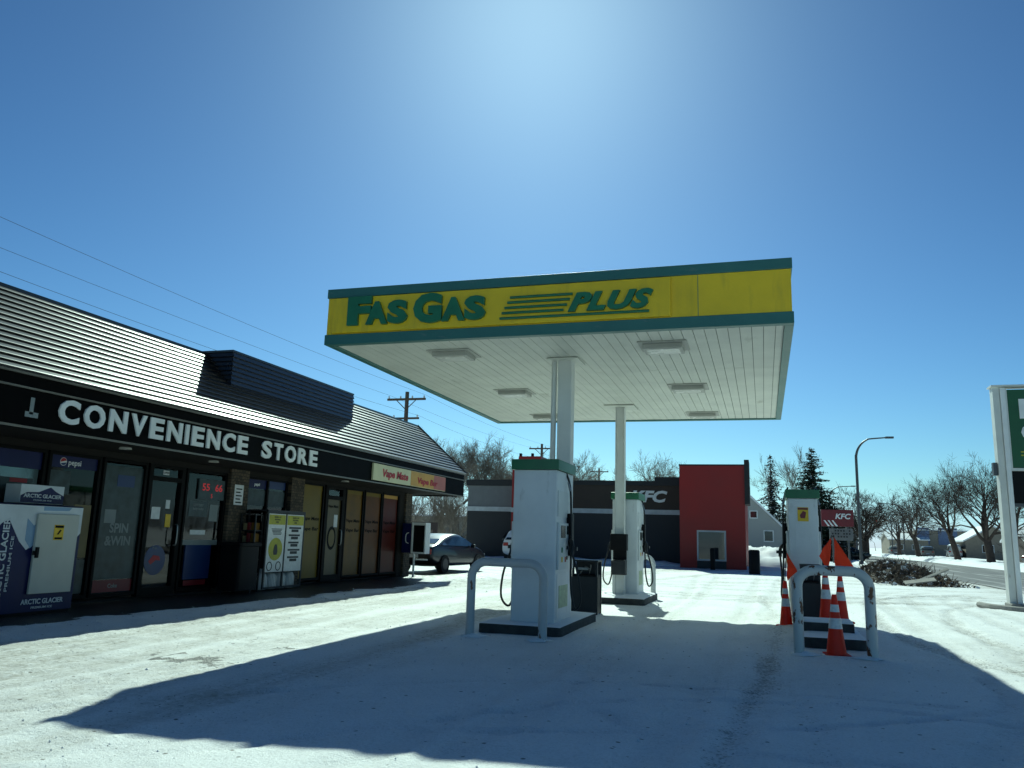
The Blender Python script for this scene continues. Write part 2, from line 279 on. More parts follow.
for k in range(9):
    y0 = 19.5 + k * 1.7 + rs.uniform(-.5, .5); rutline([(-22, y0 + 4 + rs.uniform(-2, 2)), (-12, y0 + 3), (-5, y0 + rs.uniform(-1, 1)), (0, y0 + rs.uniform(-.7, .7)), (5, y0 + rs.uniform(0, 3)), (13, y0 + 3)], .26, .8, .7, .3, 60 + k)
for pts in (((-6.4, 3.2), (-3.5, 6.4), (-1.5, 7.6), (1.5, 7.9)), ((-3.2, 4.2), (-1.2, 6.7), (.6, 7.4), (2.4, 7.0)), ((-2.4, 5.1), (-.3, 5.9), (1.8, 7.9), (2.1, 9.8)), ((-1.2, 6.2), (-.4, 5.3), (1.3, 5.5))):
    rutline(pts, .045, .85, .3, .05, 90)
rutline([(-.35, 3.4), (-.28, 5.1), (-.13, 7.6), (.1, 11), (.2, 16), (-.2, 22)], .09, .5, .3, .12, 95, 1.)
rutline([(.35, 3.4), (.3, 6.1), (.1, 8.5), (-.3, 12)], .1, .3, .2, .12, 96, .5)
rutline([(3.4, 8.1), (3.1, 9.4), (2.2, 11.6), (1.9, 14.2), (2.1, 18.5), (2.8, 23), (5.5, 27)], .16, .9, .5, .15, 97, 1.1)
rutline([(4.4, 8.4), (3.7, 10.4), (3.2, 13), (3.3, 17), (4.2, 21), (7, 25)], .13, .8, .5, .15, 98, .8)
rutline([(-3.6, 3.2), (-3.7, 6), (-3.9, 8.5), (-4.4, 12), (-4.6, 20)], .3, .3, .4, .2, 99, .45)
nz = fbm(X * .35, Y * .35, 5); n2 = fbm(X * 2.2, Y * 2.2, 9); n3 = fbm(X * 6, Y * 6, 21, 3)
swept = fbm(X * .8, Y * .12, 33)
Z = (nz - .5) * .012 * near + rut * .019 * near + (n2 - .5) * .006 * near + (n3 - .5) * (.010 + .034 * np.clip(rough + dirt * .3, 0, 1)) * near
# little ridges of pushed snow along the pump islands and the store walk
def mound(x0, y0, sx, sy, h, p=2):
    return h * np.exp(-(np.abs((X - x0) / sx) ** p + np.abs((Y - y0) / sy) ** p))
Z += mound(-3.1, 11.6, 1.0, 1.5, .035, 4) + mound(.85, 13.5, .9, 3, .05, 4) + mound(-2.8, 17.3, .9, 1.2, .03, 4)
edge = -8.62 + (fbm(Y * .5, Y * 0 + 3, 71) - .45) * 1.3 + (n3 - .5) * .5 + (n2 - .5) * .9
bare = np.clip((edge - X) / .18, 0, 1) * (Y < 27) * (X > -13.5)
pn = .45 * fbm(X * 1.6, Y * 3.2, 55) + 1.0 * fbm(X * 13, Y * 4.5, 56) - .14
patch = np.exp(-(((X + 5.4) / .9) ** 4 + ((Y - 7.9) / 1.2) ** 4)) + .5 * np.exp(-(((X + 5.3) / .8) ** 4 + ((Y - 6.6) / .6) ** 4)) + .55 * np.exp(-(((X + 2.6) / 1.) ** 4 + ((Y - 9.5) / .25) ** 4))
bare = np.maximum(bare, np.clip((pn * patch - .58) / .07, 0, 1) * .62)
hx = np.clip((X + 4.3) / 3.2, 0, 1); Z += .085 * hx * hx * (3 - 2 * hx) * np.clip(1 - np.abs(X - .5) / 9, 0, 1) * np.clip((8.2 - Y) / 3.2, 0, 1)
Z = Z * (1 - bare) + np.exp(-((X - edge - .18) / .2) ** 2) * .035 * (Y < 27) * (X > -12)
Z = np.where((X > 7.2) & (X < 17), Z * .2 - .0, Z)
clear = (X > 7.9) & (X < 16.1) & (Y < 400)
Z = np.where(clear, -.03, Z)
dirt = np.clip(dirt * (.45 + .9 * swept), 0, 1) + np.clip((nz - .52) * 2, 0, .4) * near
dirt = np.where((X > -3.9) & (X < 2.6) & (Y < 14.5), dirt * .45, dirt)
rowbare = np.clip((X - 6.6 + (n2 - .5) * 1.6) / 1.2, 0, 1) * (X < 8.3) * .9
dirt = np.clip(np.maximum(dirt, rowbare), 0, 1)
nx, ny = X.shape; idx = np.arange(nx * ny).reshape(nx, ny)
faces = np.stack([idx[:-1, :-1], idx[1:, :-1], idx[1:, 1:], idx[:-1, 1:]], -1).reshape(-1, 4)
me = bpy.data.meshes.new('snowy_ground'); me.vertices.add(nx * ny); me.vertices.foreach_set('co', np.stack([X, Y, Z], -1).astype(np.float32).ravel())
me.loops.add(faces.size); me.loops.foreach_set('vertex_index', faces.ravel().astype(np.int32)); me.polygons.add(len(faces))
me.polygons.foreach_set('loop_start', np.arange(0, faces.size, 4, dtype=np.int32)); me.polygons.foreach_set('loop_total', np.full(len(faces), 4, dtype=np.int32)); me.update(calc_edges=True)
for nm, ar in (('dirt', dirt), ('bare', bare), ('grit', np.clip(grit, 0, 1.2) + .12 * near)):
    at_ = me.attributes.new(nm, 'FLOAT', 'POINT'); at_.data.foreach_set('value', ar.astype(np.float32).ravel())
me.polygons.foreach_set('use_smooth', [True] * len(me.polygons))
def ground_mat():
    m = bpy.data.materials.new('packed_snow'); m.use_nodes = True; n = m.node_tree; b = n.nodes['Principled BSDF']; L = n.links
    tc = n.nodes.new('ShaderNodeTexCoord'); ad = n.nodes.new('ShaderNodeAttribute'); ad.attribute_name = 'dirt'; ab = n.nodes.new('ShaderNodeAttribute'); ab.attribute_name = 'bare'; ag = n.nodes.new('ShaderNodeAttribute'); ag.attribute_name = 'grit'
    def noise(sc_, det=6, ro=.6, vec=None):
        q = n.nodes.new('ShaderNodeTexNoise'); q.inputs['Scale'].default_value = sc_; q.inputs['Detail'].default_value = det; q.inputs['Roughness'].default_value = ro; L.new(vec or tc.outputs['Object'], q.inputs['Vector']); return q.outputs[0]
    def math_(op, a, b_):
        q = n.nodes.new('ShaderNodeMath'); q.operation = op
        for i, z in enumerate((a, b_)):
            if isinstance(z, (int, float)): q.inputs[i].default_value = z
            else: L.new(z, q.inputs[i])
        return q.outputs[0]
    def ramp(a, lo, hi):
        q = n.nodes.new('ShaderNodeMapRange'); L.new(a, q.inputs[0]); q.inputs[1].default_value = lo; q.inputs[2].default_value = hi; return q.outputs[0]
    def mix(fac, a, b_):
        q = n.nodes.new('ShaderNodeMix'); q.data_type = 'RGBA'; L.new(fac, q.inputs[0])
        for i, z in ((6, a), (7, b_)):
            if isinstance(z, tuple): q.inputs[i].default_value = z + (1,)
            else: L.new(z, q.inputs[i])
        return q.outputs[2]
    big = noise(.9); fine = noise(14, 8, .7); speck = noise(38, 4, .7)
    mp = n.nodes.new('ShaderNodeMapping'); mp.inputs['Scale'].default_value = (9, .5, 1); L.new(tc.outputs['Object'], mp.inputs[0]); streak = noise(1, 5, .6, mp.outputs[0])
    d1 = math_('MULTIPLY', ad.outputs['Fac'], ramp(math_('ADD', fine, math_('MULTIPLY', streak, .6)), .55, 1.0))
    col = mix(d1, (.90, .905, .90), (.36, .335, .28))
    col = mix(ramp(big, .35, .75), col, mix(d1, (.84, .845, .835), (.31, .285, .235)))
    sp = math_('MULTIPLY', ramp(speck, .60, .67), ramp(math_('ADD', ad.outputs['Fac'], math_('MULTIPLY', big, .5)), .1, .8))
    col = mix(sp, col, (.13, .11, .09))
    col = mix(math_('MULTIPLY', ramp(noise(52, 3, .6), .45, .62), .22), col, (.45, .44, .40)); col = mix(math_('MULTIPLY', ramp(noise(5, 5, .7), .5, .7), .1), col, (.60, .57, .50))
    g1 = math_('ADD', math_('MULTIPLY', ag.outputs['Fac'], .185), math_('ADD', math_('MULTIPLY', speck, .7), math_('MULTIPLY', fine, .35)))
    col = mix(math_('MULTIPLY', ramp(g1, .70, .80), .6), col, (.13, .115, .095))
    vo = n.nodes.new('ShaderNodeTexVoronoi'); vo.inputs['Scale'].default_value = 9; L.new(tc.outputs['Object'], vo.inputs['Vector'])
    vsx = n.nodes.new('ShaderNodeSeparateColor'); L.new(vo.outputs['Color'], vsx.inputs[0]); dot = math_('MULTIPLY', ramp(vo.outputs['Distance'], .17, .10), ramp(math_('ADD', vsx.outputs[0], math_('MULTIPLY', ad.outputs['Fac'], .35)), .80, .86))
    col = mix(dot, col, (.16, .14, .12))
    bm = ramp(math_('ADD', ab.outputs['Fac'], math_('MULTIPLY', math_('SUBTRACT', fine, .5), .9)), .45, .55)
    col = mix(bm, col, mix(ramp(fine, .4, .7), (.022, .024, .026), (.06, .06, .06)))
    L.new(col, b.inputs['Base Color']); L.new(ramp(bm, 0, 1), b.inputs['Metallic']) if False else None
    rr = n.nodes.new('ShaderNodeMapRange'); L.new(bm, rr.inputs[0]); rr.inputs[3].default_value = .72; rr.inputs[4].default_value = .35; L.new(rr.outputs[0], b.inputs['Roughness'])
    h = math_('ADD', math_('MULTIPLY', fine, .5), math_('ADD', math_('MULTIPLY', speck, .45), math_('MULTIPLY', noise(110, 3), .25)))
    bp = n.nodes.new('ShaderNodeBump'); bp.inputs['Strength'].default_value = .7; bp.inputs['Distance'].default_value = .035; L.new(h, bp.inputs['Height']); L.new(bp.outputs[0], b.inputs['Normal'])
    b.inputs['Specular IOR Level'].default_value = .35; return m
me.materials.append(ground_mat()); g = bpy.data.objects.new('snowy_ground', me); C.objects.link(g); kind(g, 'structure')
def road_mat():
    m = mat('road_asphalt', (.085, .085, .088), .7, var=.2, vscale=.5, bump=.3, bscale=50); n = m.node_tree; b = n.nodes['Principled BSDF']; src = b.inputs['Base Color'].links[0].from_socket
    tc = n.nodes.new('ShaderNodeTexCoord'); mp = n.nodes.new('ShaderNodeMapping'); mp.inputs['Scale'].default_value = (1.3, .04, 1); no = n.nodes.new('ShaderNodeTexNoise'); no.inputs['Scale'].default_value = 1.2; no.inputs['Detail'].default_value = 9; no.inputs['Roughness'].default_value = .65
    n.links.new(tc.outputs['Object'], mp.inputs[0]); n.links.new(mp.outputs[0], no.inputs['Vector'])
    rp = n.nodes.new('ShaderNodeValToRGB'); rp.color_ramp.elements[0].position = .53; rp.color_ramp.elements[1].position = .66; n.links.new(no.outputs[0], rp.inputs[0])
    mx = n.nodes.new('ShaderNodeMix'); mx.data_type = 'RGBA'; n.links.new(rp.outputs[0], mx.inputs[0]); n.links.new(src, mx.inputs[6]); mx.inputs[7].default_value = (.45, .44, .43, 1); n.links.new(mx.outputs[2], b.inputs['Base Color']); return m
o = MB().box(8.0, 16.0, -200, 390, -.1, .004).build('road', road_mat()); kind(o, 'structure')
def bank(name, cx, cy, lx, ly, h, seed, mt='snow', nx_=40, ny_=40, sharp=1.):
    xs = np.linspace(-1, 1, nx_); ys = np.linspace(-1, 1, ny_); A, B = np.meshgrid(xs, ys, indexing='ij')
    env = np.clip(1 - np.abs(A) ** 2.2, 0, 1) * np.clip(1 - np.abs(B) ** 4, 0, 1)
    WX = cx + A * lx; WY = cy + B * ly; z = env ** .8 * h * (.35 + 1.1 * fbm(WX * .9 + seed, WY * .9, seed)) + env * (fbm(WX * 4, WY * 4, seed + 4) - .5) * .2 * h - .04
    mb = MB(); i = np.arange(nx_ * ny_).reshape(nx_, ny_)
    mb.v = [tuple(q) for q in np.stack([WX, WY, z], -1).reshape(-1, 3)]; mb.f = [tuple(q) for q in np.stack([i[:-1, :-1], i[1:, :-1], i[1:, 1:], i[:-1, 1:]], -1).reshape(-1, 4)]; mb.mi = [0] * len(mb.f)
    return kind(mb.build(name, mt, None, smooth=180), 'structure')
bank('snow_bank', 17.0, 110, 1.1, 95, .5, 3, nx_=14, ny_=300)
bank('snow_bank', 7.4, 110, .7, 62, .3, 31, nx_=10, ny_=200)
bank('snow_bank', .8, 55, 3.4, 6, 1.25, 8); bank('snow_bank', -8, 44.3, 12, .7, .28, 12, nx_=90, ny_=10)
bank('snow_bank', 24, 120, 4, 40, .35, 19, nx_=20, ny_=80); bank('snow_bank', 3.5, 48, 2.2, 3.5, .45, 17)
bank('snow_bank', 6.3, 22.0, .75, 1.6, .1, 23, nx_=24, ny_=30)
# ---------------------------------------------------------------- convenience store
XW, XF = -10.6, -9.1
st = thing('convenience_store', 'low dark convenience store with bright ribbed metal mansard roof and black lettered fascia', 'store', (-14, 14, 0))
Y0, Y1 = -2.0, 23.45
def wallseg(y0, y1, z0=0, z1=2.52, mt='stone', name='pillar', dx=0): return MB().box(XW - .22, XW + dx, y0, y1, z0, z1).build(name, mt, st)
m = MB().box(-20, XW - .22, Y1 - .2, Y1, 0, 2.52, ).box(-20, -19.8, Y0, Y1 - .2, 0, 3.2).box(-19.8, XW - .22, Y0, Y0 + .2, 0, 2.52); m.build('wall', 'stone', st)
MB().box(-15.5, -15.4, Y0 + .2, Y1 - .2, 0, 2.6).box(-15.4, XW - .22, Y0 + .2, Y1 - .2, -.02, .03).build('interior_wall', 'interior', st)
for a, b, c in ((14.28, 14.9, .03), (16.56, 17.12, .03), (23.0, 23.45, .03)): wallseg(a, b, dx=c)
MB().box(XW - .2, XW - .02, Y0 + .2, 14.28, 2.42, 2.52).box(XW - .2, XW - .02, 14.9, 16.56, 2.42, 2.52).box(XW - .2, XW - .02, 17.12, 23, 2.46, 2.52).build('header_beam', 'wall_dark', st)
# soffit under the eave
MB().box(XW - .22, XF - .04, Y0 - .6, 24.0, 2.52, 2.56).box(-20.6, XW - .22, Y1 - .2, 24.0, 2.52, 2.56).build('soffit', 'wall_dark', st)
# fascia (front and end) with trims
MB().box(XF - .1, XF, Y0 - .7, 24.1, 2.49, 3.22).box(-20.7, XF - .1, 24.0, 24.1, 2.49, 3.22).build('fascia', 'fascia', st)
MB().box(XF, XF + .025, Y0 - .7, 24.1, 3.0, 3.025).box(XF, XF + .02, Y0 - .7, 24.1, 2.49, 2.52).box(XF, XF + .035, Y0 - .7, 24.1, 3.18, 3.21).build('fascia_trim', 'fascia_trim', st)
ADV = dict(C=.722, O=.778, N=.722, V=.667, E=.64, I=.278, S=.667, T=.611, R=.722)
def word(txt, y0, width):
    tot = sum(ADV[c] for c in txt) - .08; k = width / tot; y = y0; m_ = MB()
    for c in txt: m_.text(c, (XF + .004, y, 2.635), (0, 1, 0), (0, 0, 1), .32, (ADV[c] - .135) * k, .025, bold=.036); y += ADV[c] * k
    m_.build('lettering', 'sign_white', st)
word('CONVENIENCE', 8.42, 4.27); word('STORE', 13.1, 2.05)
MB().box(XF + .003, XF + .006, 7.98, 8.04, 2.68, 2.90).box(XF + .003, XF + .006, 7.92, 8.12, 2.64, 2.71).build('emblem', 'text_grey', st)
# vape sign
vs_ = MB().box(XF + .0, XF + .05, 17.7, 22.4, 2.56, 2.97).build('sign_board', 'cream', st, bevel=.005)
MB().box(XF + .05, XF + .054, 19.9, 21.6, 2.57, 2.96, 'orangeb').box(XF + .05, XF + .0545, 21.5, 22.39, 2.57, 2.96, 'pink').build('graphic', 'orangeb', vs_)
MB().text('Vape Mate', (XF + .055, 18.15, 2.68), (0, 1, .0), (0, .25, .97), .2, 1.55, .006, bold=.03).build('lettering', 'red', vs_)
MB().text('Vape Bar', (XF + .058, 20.3, 2.66), (0, 1, .0), (0, .25, .97), .17, 1.45, .006, bold=.03).build('lettering', 'red', vs_)
# mansard roof of lapped metal siding
EX, EZ, RX, RZ = XF + .05, 3.22, -10.32, 4.62
NC = 15
def lapped(mb, e0, e1, r0, r1, n, lip=.021):
    e0, e1, r0, r1 = map(Vector, (e0, e1, r0, r1)); nn = (e1 - e0).cross(r0 - e0).normalized()
    for k in range(n):
        a, b = k / n, (k + 1) / n; p0 = e0.lerp(r0, a); p1 = e1.lerp(r1, a); q0 = e0.lerp(r0, b); q1 = e1.lerp(r1, b)
        A0, A1 = p0 + nn * lip, p1 + nn * lip; m0, m1 = A0.lerp(q0, .12), A1.lerp(q1, .12)
        mb.add([p0 - nn * .02, p1 - nn * .02, p0 + nn * lip * .2, p1 + nn * lip * .2, A0, A1, m0 + nn * .003, m1 + nn * .003, q0 - nn * .003, q1 - nn * .003], [(0, 1, 3, 2), (2, 3, 5, 4), (4, 5, 7, 6), (6, 7, 9, 8)])
r_ = MB(); ry1 = 23.1
lapped(r_, (EX, Y0 - .7, EZ), (EX, 24.15, EZ), (RX, Y0 - .7, RZ), (RX, ry1 - .1, RZ), NC)
lapped(r_, (EX, 24.15, EZ), (-20.7, 24.15, EZ), (RX, ry1 - .1, RZ), (-19.5, ry1 - .1, RZ), NC)
roof = r_.build('roof', 'siding', st)
MB().box(-19.5, RX - .02, Y0 - .7, ry1 - .1, RZ - .12, RZ - .02).build('roof_deck', 'snow', st)
MB().box(RX - .12, RX + .02, Y0 - .7, ry1 - .05, RZ - .02, RZ + .03).tube([(EX, 24.15, EZ + .02), (RX, ry1 - .1, RZ + .03)], .025, 6).build('ridge_cap', 'siding', roof)
# boxed equipment screen on the slope
bx = MB(); XB = -9.75; zs = lambda x: EZ + (EX - x) / (EX - RX) * (RZ - EZ)
n = 8; zt = 4.66; zb = zs(XB) - .05
for k in range(n):
    za, zc = zb + (zt - zb) * k / n, zb + (zt - zb) * (k + 1) / n
    bx.add([(XB, 12.85, za), (XB, 17.7 - .0, za), (XB + .03, 17.7, za), (XB + .03, 12.85, za), (XB + .004, 12.85, zc), (XB + .004, 17.7, zc)], [(0, 1, 2, 3), (3, 2, 5, 4)])
    for yy in (12.85, 17.7):
        s_ = -1 if yy < 15 else 1; bx.add([(XB + .004, yy, za), (XB + .03, yy + s_ * .03, za), (-11.2, yy + s_ * .03, za), (-11.2, yy, za), (XB + .004, yy, zc), (-11.2, yy, zc)], [(0, 1, 2, 3), (1, 4, 5, 2)])
bx.box(-11.2, XB + .02, 12.83, 17.72, zt, zt + .04)
bx.build('equipment_screen', 'siding', roof)
# icicles on the end eave
rr = random.Random(3); ic = MB()
for k in range(46):
    x = -9.15 - rr.random() ** 1.1 * 1.6; y = 24.06 + rr.uniform(-.05, .05); L = rr.uniform(.05, .3) * (1.5 if rr.random() < .2 else 1); ic.tube([(x, y, 2.5), (x, y, 2.5 - L * .5), (x + .004, y, 2.5 - L)], [.012, .007, .001], 5)
for k in range(5): L = (.55, .4, .3, .2, .25)[k]; ic.tube([(-9.12 - .03 * k, 24.08 - .03 * k, 2.5), (-9.12 - .03 * k, 24.08 - .03 * k, 2.5 - L)], [.018, .002], 5)
ic.build('icicles', 'ice', st)
kind(st.children[-1], 'stuff') if False else None
# shelves of goods seen dimly behind the glass
r5 = random.Random(9); gm_ = ('red', 'notice_yellow', 'white', 'pepsi_blue', 'letter_green', 'orangeb', 'paper', 'maroon')
for y0_ in (6.4, 8.3, 10.2, 13.1):
    sh = MB()
    for z in (.35, .75, 1.15, 1.5): sh.box(-11.75, -11.35, y0_, y0_ + 1.1, z, z + .02)
    for yy in (y0_, y0_ + 1.08): sh.box(-11.75, -11.35, yy, yy + .02, 0, 1.6)
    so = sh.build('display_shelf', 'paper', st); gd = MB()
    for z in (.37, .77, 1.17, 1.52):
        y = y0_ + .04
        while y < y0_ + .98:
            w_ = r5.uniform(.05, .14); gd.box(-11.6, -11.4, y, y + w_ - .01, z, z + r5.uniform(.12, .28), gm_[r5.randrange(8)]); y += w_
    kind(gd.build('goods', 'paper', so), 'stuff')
# shopfront windows
def window(y0, y1, z0, z1, film=None, name='window', bars=(), gl='glass'):
    f = MB(); x0, x1 = XW - .14, XW - .04; w_ = .055
    f.box(x0, x1, y0, y0 + w_, z0, z1).box(x0, x1, y1 - w_, y1, z0, z1).box(x0, x1, y0 + w_, y1 - w_, z1 - w_, z1).box(x0, x1, y0 + w_, y1 - w_, z0, z0 + w_)
    for zb_ in bars: f.box(x0, x1, y0 + w_, y1 - w_, zb_ - .025, zb_ + .025)
    fo = f.build(name, 'frame', st, bevel=.004)
    MB().box(XW - .095, XW - .085, y0 + w_, y1 - w_, z0 + w_, z1 - w_).build('pane', film or gl, fo); return fo
def on(par, name, mt, y0, y1, z0, z1, x=XW - .083, d=.004, txt=None, tm=None, th=.1, tz=None, bold=.02, tw=None):
    o = MB().box(x, x + d, y0, y1, z0, z1).build(name, mt, par)
    if txt:
        t = MB()
        for i, line in enumerate(txt.split('|')): t.text(line, (x + d + .001, (y0 + y1) / 2, (tz if tz is not None else (z0 + z1) / 2 - th / 2) - i * th * 1.35), (0, 1, 0), (0, 0, 1), th, tw, .002, bold=bold, align='CENTER')
        t.build('print', tm or 'white', par)
    return o
for yy in np.arange(-1.8, 6.5, 1.9): window(yy, yy + 1.88, .1, 2.42)
w0 = window(8.0, 9.78, .1, 2.42); on(w0, 'header_film', 'navy', 8.06, 9.72, 2.1, 2.36)
on(w0, 'poster', 'poster_teal', 8.1, 9.6, 1.5, 1.95); on(w0, 'poster', 'red', 9.2, 9.5, 1.88, 1.94, x=XW - .078)
w00 = window(6.1, 7.98, .1, 2.42)
w1 = window(9.82, 10.88, .1, 2.42); on(w1, 'header_film', 'navy', 9.88, 10.82, 2.17, 2.36, txt='pepsi', tm='white', th=.09, bold=.015)
MB().prism([(.065 * math.cos(a), .065 * math.sin(a)) for a in np.linspace(0, 6.28, 20)[:-1]], (XW - .078, 10.12, 2.265), (0, 1, 0), (0, 0, 1), (1, 0, 0), .003).build('emblem', 'white', w1)
MB().prism([(.058 * math.cos(a), .058 * math.sin(a)) for a in np.linspace(.35, 3.3, 14)], (XW - .0745, 10.12, 2.265), (0, 1, 0), (0, 0, 1), (1, 0, 0), .002).build('emblem', 'red', w1)
MB().prism([(.058 * math.cos(a), .058 * math.sin(a)) for a in np.linspace(3.6, 6.1, 14)], (XW - .0745, 10.12, 2.265), (0, 1, 0), (0, 0, 1), (1, 0, 0), .002).build('emblem', 'pepsi_blue', w1)
on(w1, 'poster', 'poster_teal', 9.9, 10.3, 1.75, 2.12); on(w1, 'board', 'tan', 10.45, 10.8, .75, 1.6); on(w1, 'board', 'poster_teal', 10.4, 10.8, .18, .72)
w2 = window(10.93, 11.96, .1, 2.42); on(w2, 'poster', 'poster_teal', 11.02, 11.9, .38, 2.3, txt='SPIN|&WIN', tm='text_grey', th=.16, tz=1.16, bold=.03)
on(w2, 'poster', 'maroon', 11.02, 11.9, .17, .37, x=XW - .081, txt='Coke', tm='text_grey', th=.07); on(w2, 'poster', 'text_grey', 11.1, 11.35, 1.32, 1.55, x=XW - .078)
on(w2, 'poster', 'pepsi_blue', 11.3, 11.7, 1.95, 2.15, x=XW - .078)
# entrance door
d = MB(); x0, x1 = XW - .14, XW - .03
d.box(x0, x1, 12.0, 12.1, .05, 2.42).box(x0, x1, 12.86, 12.96, .05, 2.42).box(x0, x1, 12.1, 12.86, 2.12, 2.2).box(x0, x1, 12.1, 12.86, .05, .2).box(x0, x1, 12.1, 12.86, 2.36, 2.42)
do = d.build('door', 'frame', st, bevel=.004); MB().box(XW - .095, XW - .085, 12.1, 12.86, .2, 2.12).build('pane', 'glass', do); MB().box(XW - .095, XW - .085, 12.1, 12.86, 2.2, 2.36).build('pane', 'glass', do)
MB().tube(smoothpath([(XW - .03, 12.8, .95), (XW + .03, 12.8, .98), (XW + .03, 12.8, 1.3), (XW - .03, 12.8, 1.33)]), .012, 6).build('handle', 'nozzle', do)
on(do, 'notice', 'paper', 12.2, 12.42, 1.42, 1.64); on(do, 'notice', 'paper', 12.55, 12.66, 1.62, 1.78); on(do, 'notice', 'notice_yellow', 12.58, 12.72, 1.28, 1.52); on(do, 'notice', 'paper', 12.4, 12.56, 2.24, 2.32, txt='OPEN', tm='frame', th=.04)
MB().prism([(.27 * math.cos(a), .27 * math.sin(a)) for a in np.linspace(0, 6.28, 28)[:-1]], (XW - .083, 12.42, .68), (0, 1, 0), (0, 0, 1), (1, 0, 0), .003).build('decal', 'pepsi_blue', do)
MB().prism([(-.16, -.04), (-.05, .07), (.1, .05), (.14, -.03), (.02, -.02), (-.1, -.1)], (XW - .079, 12.42, .7), (0, 1, 0), (0, 0, 1), (1, 0, 0), .003).build('decal', 'red', do)
MB().text('PULL', (XW - .079, 12.33, .88), (0, 1, 0), (0, 0, 1), .04, None, .003).build('print', 'text_grey', do)
w3 = window(13.02, 14.26, .1, 2.42); on(w3, 'poster', 'poster_teal', 13.2, 13.75, 1.5, 1.8, txt='LOTTERY|lucky today', tm='text_grey', th=.05, tz=1.7); on(w3, 'poster', 'text_grey', 13.82, 14.08, 1.42, 1.75); on(w3, 'poster', 'paper', 13.3, 13.75, 1.15, 1.24)
on(w3, 'poster', 'text_grey', 13.1, 14.15, .95, 1.05); MB().rbox(XW - .085, XW - .05, 13.2, 13.95, .3, .95, .01).build('decal', 'pepsi_blue', w3); on(w3, 'decal', 'maroon', 13.25, 13.9, .18, .28)
lt = on(w3, 'jackpot_sign', 'poster_teal', 13.4, 14.2, 1.85, 2.25, x=XW - .08, d=.03)
for q_, y_, z_, h_ in (('55', 13.5, 2.02, .14), ('66', 13.9, 2.02, .14), ('5', 13.78, 1.88, .08)): MB().text(q_, (XW - .049, y_, z_), (0, 1, 0), (0, 0, 1), h_, .22 if h_ > .1 else None, .003, bold=.01).build('digits', 'led', w3)
on(st, 'notice', 'paper', 14.42, 14.72, 1.78, 2.2, x=XW + .031)
t = MB(); 
for i in range(5): t.box(XW + .036, XW + .038, 14.47, 14.67 - .05 * (i % 2), 2.1 - i * .07, 2.125 - i * .07)
t.build('print', 'frame', st)
w4 = window(14.95, 16.52, 1.1, 2.42); on(w4, 'header_film', 'navy', 15.0, 15.7, 2.17, 2.37, txt='pepsi', tm='white', th=.07); on(w4, 'header_film', 'pepsi_blue', 15.76, 16.46, 2.2, 2.37); MB().box(XW - .14, XW - .04, 15.7, 15.76, 1.15, 2.37).build('mullion', 'frame', w4)
on(w4, 'poster', 'poster_teal', 15.02, 15.68, 1.8, 2.15); on(w4, 'poster', 'poster_teal', 15.78, 16.45, 1.8, 2.15)
wallseg(14.9, 16.56, 0, 1.1, 'wall_dark', 'wall')
def vapewin(y0, y1, film, strip=True):
    f = window(y0, y1, .1, 2.46, film=film)
    if strip: on(f, 'header_film', 'vape_yellow' if film != 'vape_red' else 'orangeb', y0 + .06, y1 - .06, 2.3, 2.40)
    t = MB(); cy = (y0 + y1) / 2
    for i, z in enumerate((1.55, 1.3)): t.text(('Vape Mate', 'Vape Bar')[i], (XW - .082, cy, z), (0, 1, 0), (0, .2, .98), .09, (y1 - y0) * .75, .002, bold=.02, align='CENTER')
    t.build('print', 'frame', f); return f
vapewin(17.14, 18.2, 'vape_yellow')
d = MB(); d.box(x0, x1, 18.26, 18.4, .05, 2.46).box(x0, x1, 19.12, 19.28, .05, 2.46).box(x0, x1, 18.4, 19.12, 2.1, 2.2).box(x0, x1, 18.4, 19.12, .05, .2).box(x0, x1, 18.4, 19.12, 2.38, 2.46)
do2 = d.build('door', 'frame', st, bevel=.004); MB().box(XW - .095, XW - .085, 18.4, 19.12, .2, 2.1).build('pane', 'tan', do2).data.materials[0] = mat('door_film', (.11, .085, .035), .4); MB().box(XW - .095, XW - .085, 18.4, 19.12, 2.2, 2.38).build('pane', 'glass', do2)
on(do2, 'notice', 'paper', 18.82, 19.0, 1.4, 1.72)
MB().prism([(.22 * math.cos(a), .3 * math.sin(a)) for a in np.linspace(0, 6.28, 24)[:-1]], (XW - .083, 18.75, 1.12), (0, 1, 0), (0, 0, 1), (1, 0, 0), .003).build('decal', 'frame', do2)
MB().prism([(.15 * math.cos(a), .22 * math.sin(a)) for a in np.linspace(0, 6.28, 24)[:-1]], (XW - .079, 18.75, 1.12), (0, 1, 0), (0, 0, 1), (1, 0, 0), .003).build('decal', 'tan', do2)
MB().text('Vape Mate', (XW - .08, 18.75, 1.9), (0, 1, 0), (0, 0, 1), .07, .5, .002, bold=.02, align='CENTER').build('print', 'frame', do2)
MB().tube(smoothpath([(XW - .03, 19.06, .95), (XW + .03, 19.06, .98), (XW + .03, 19.06, 1.3), (XW - .03, 19.06, 1.33)]), .012, 6).build('handle', 'nozzle', do2)
vapewin(19.33, 20.36, 'vape_orange'); vapewin(20.42, 21.5, 'vape_orange2'); vapewin(21.54, 22.65, 'vape_red', True)
MB().box(XW - .2, XW - .03, 22.65, 23.0, 0, 2.46).build('wall', 'wall_dark', st)
for yy in (10.4, 12.6, 17.6): MB().lathe([(.09, 0), (.1, -.03), (.0, -.035)], (-9.75, yy, 2.519), 14).build('soffit_light', 'lens', st)
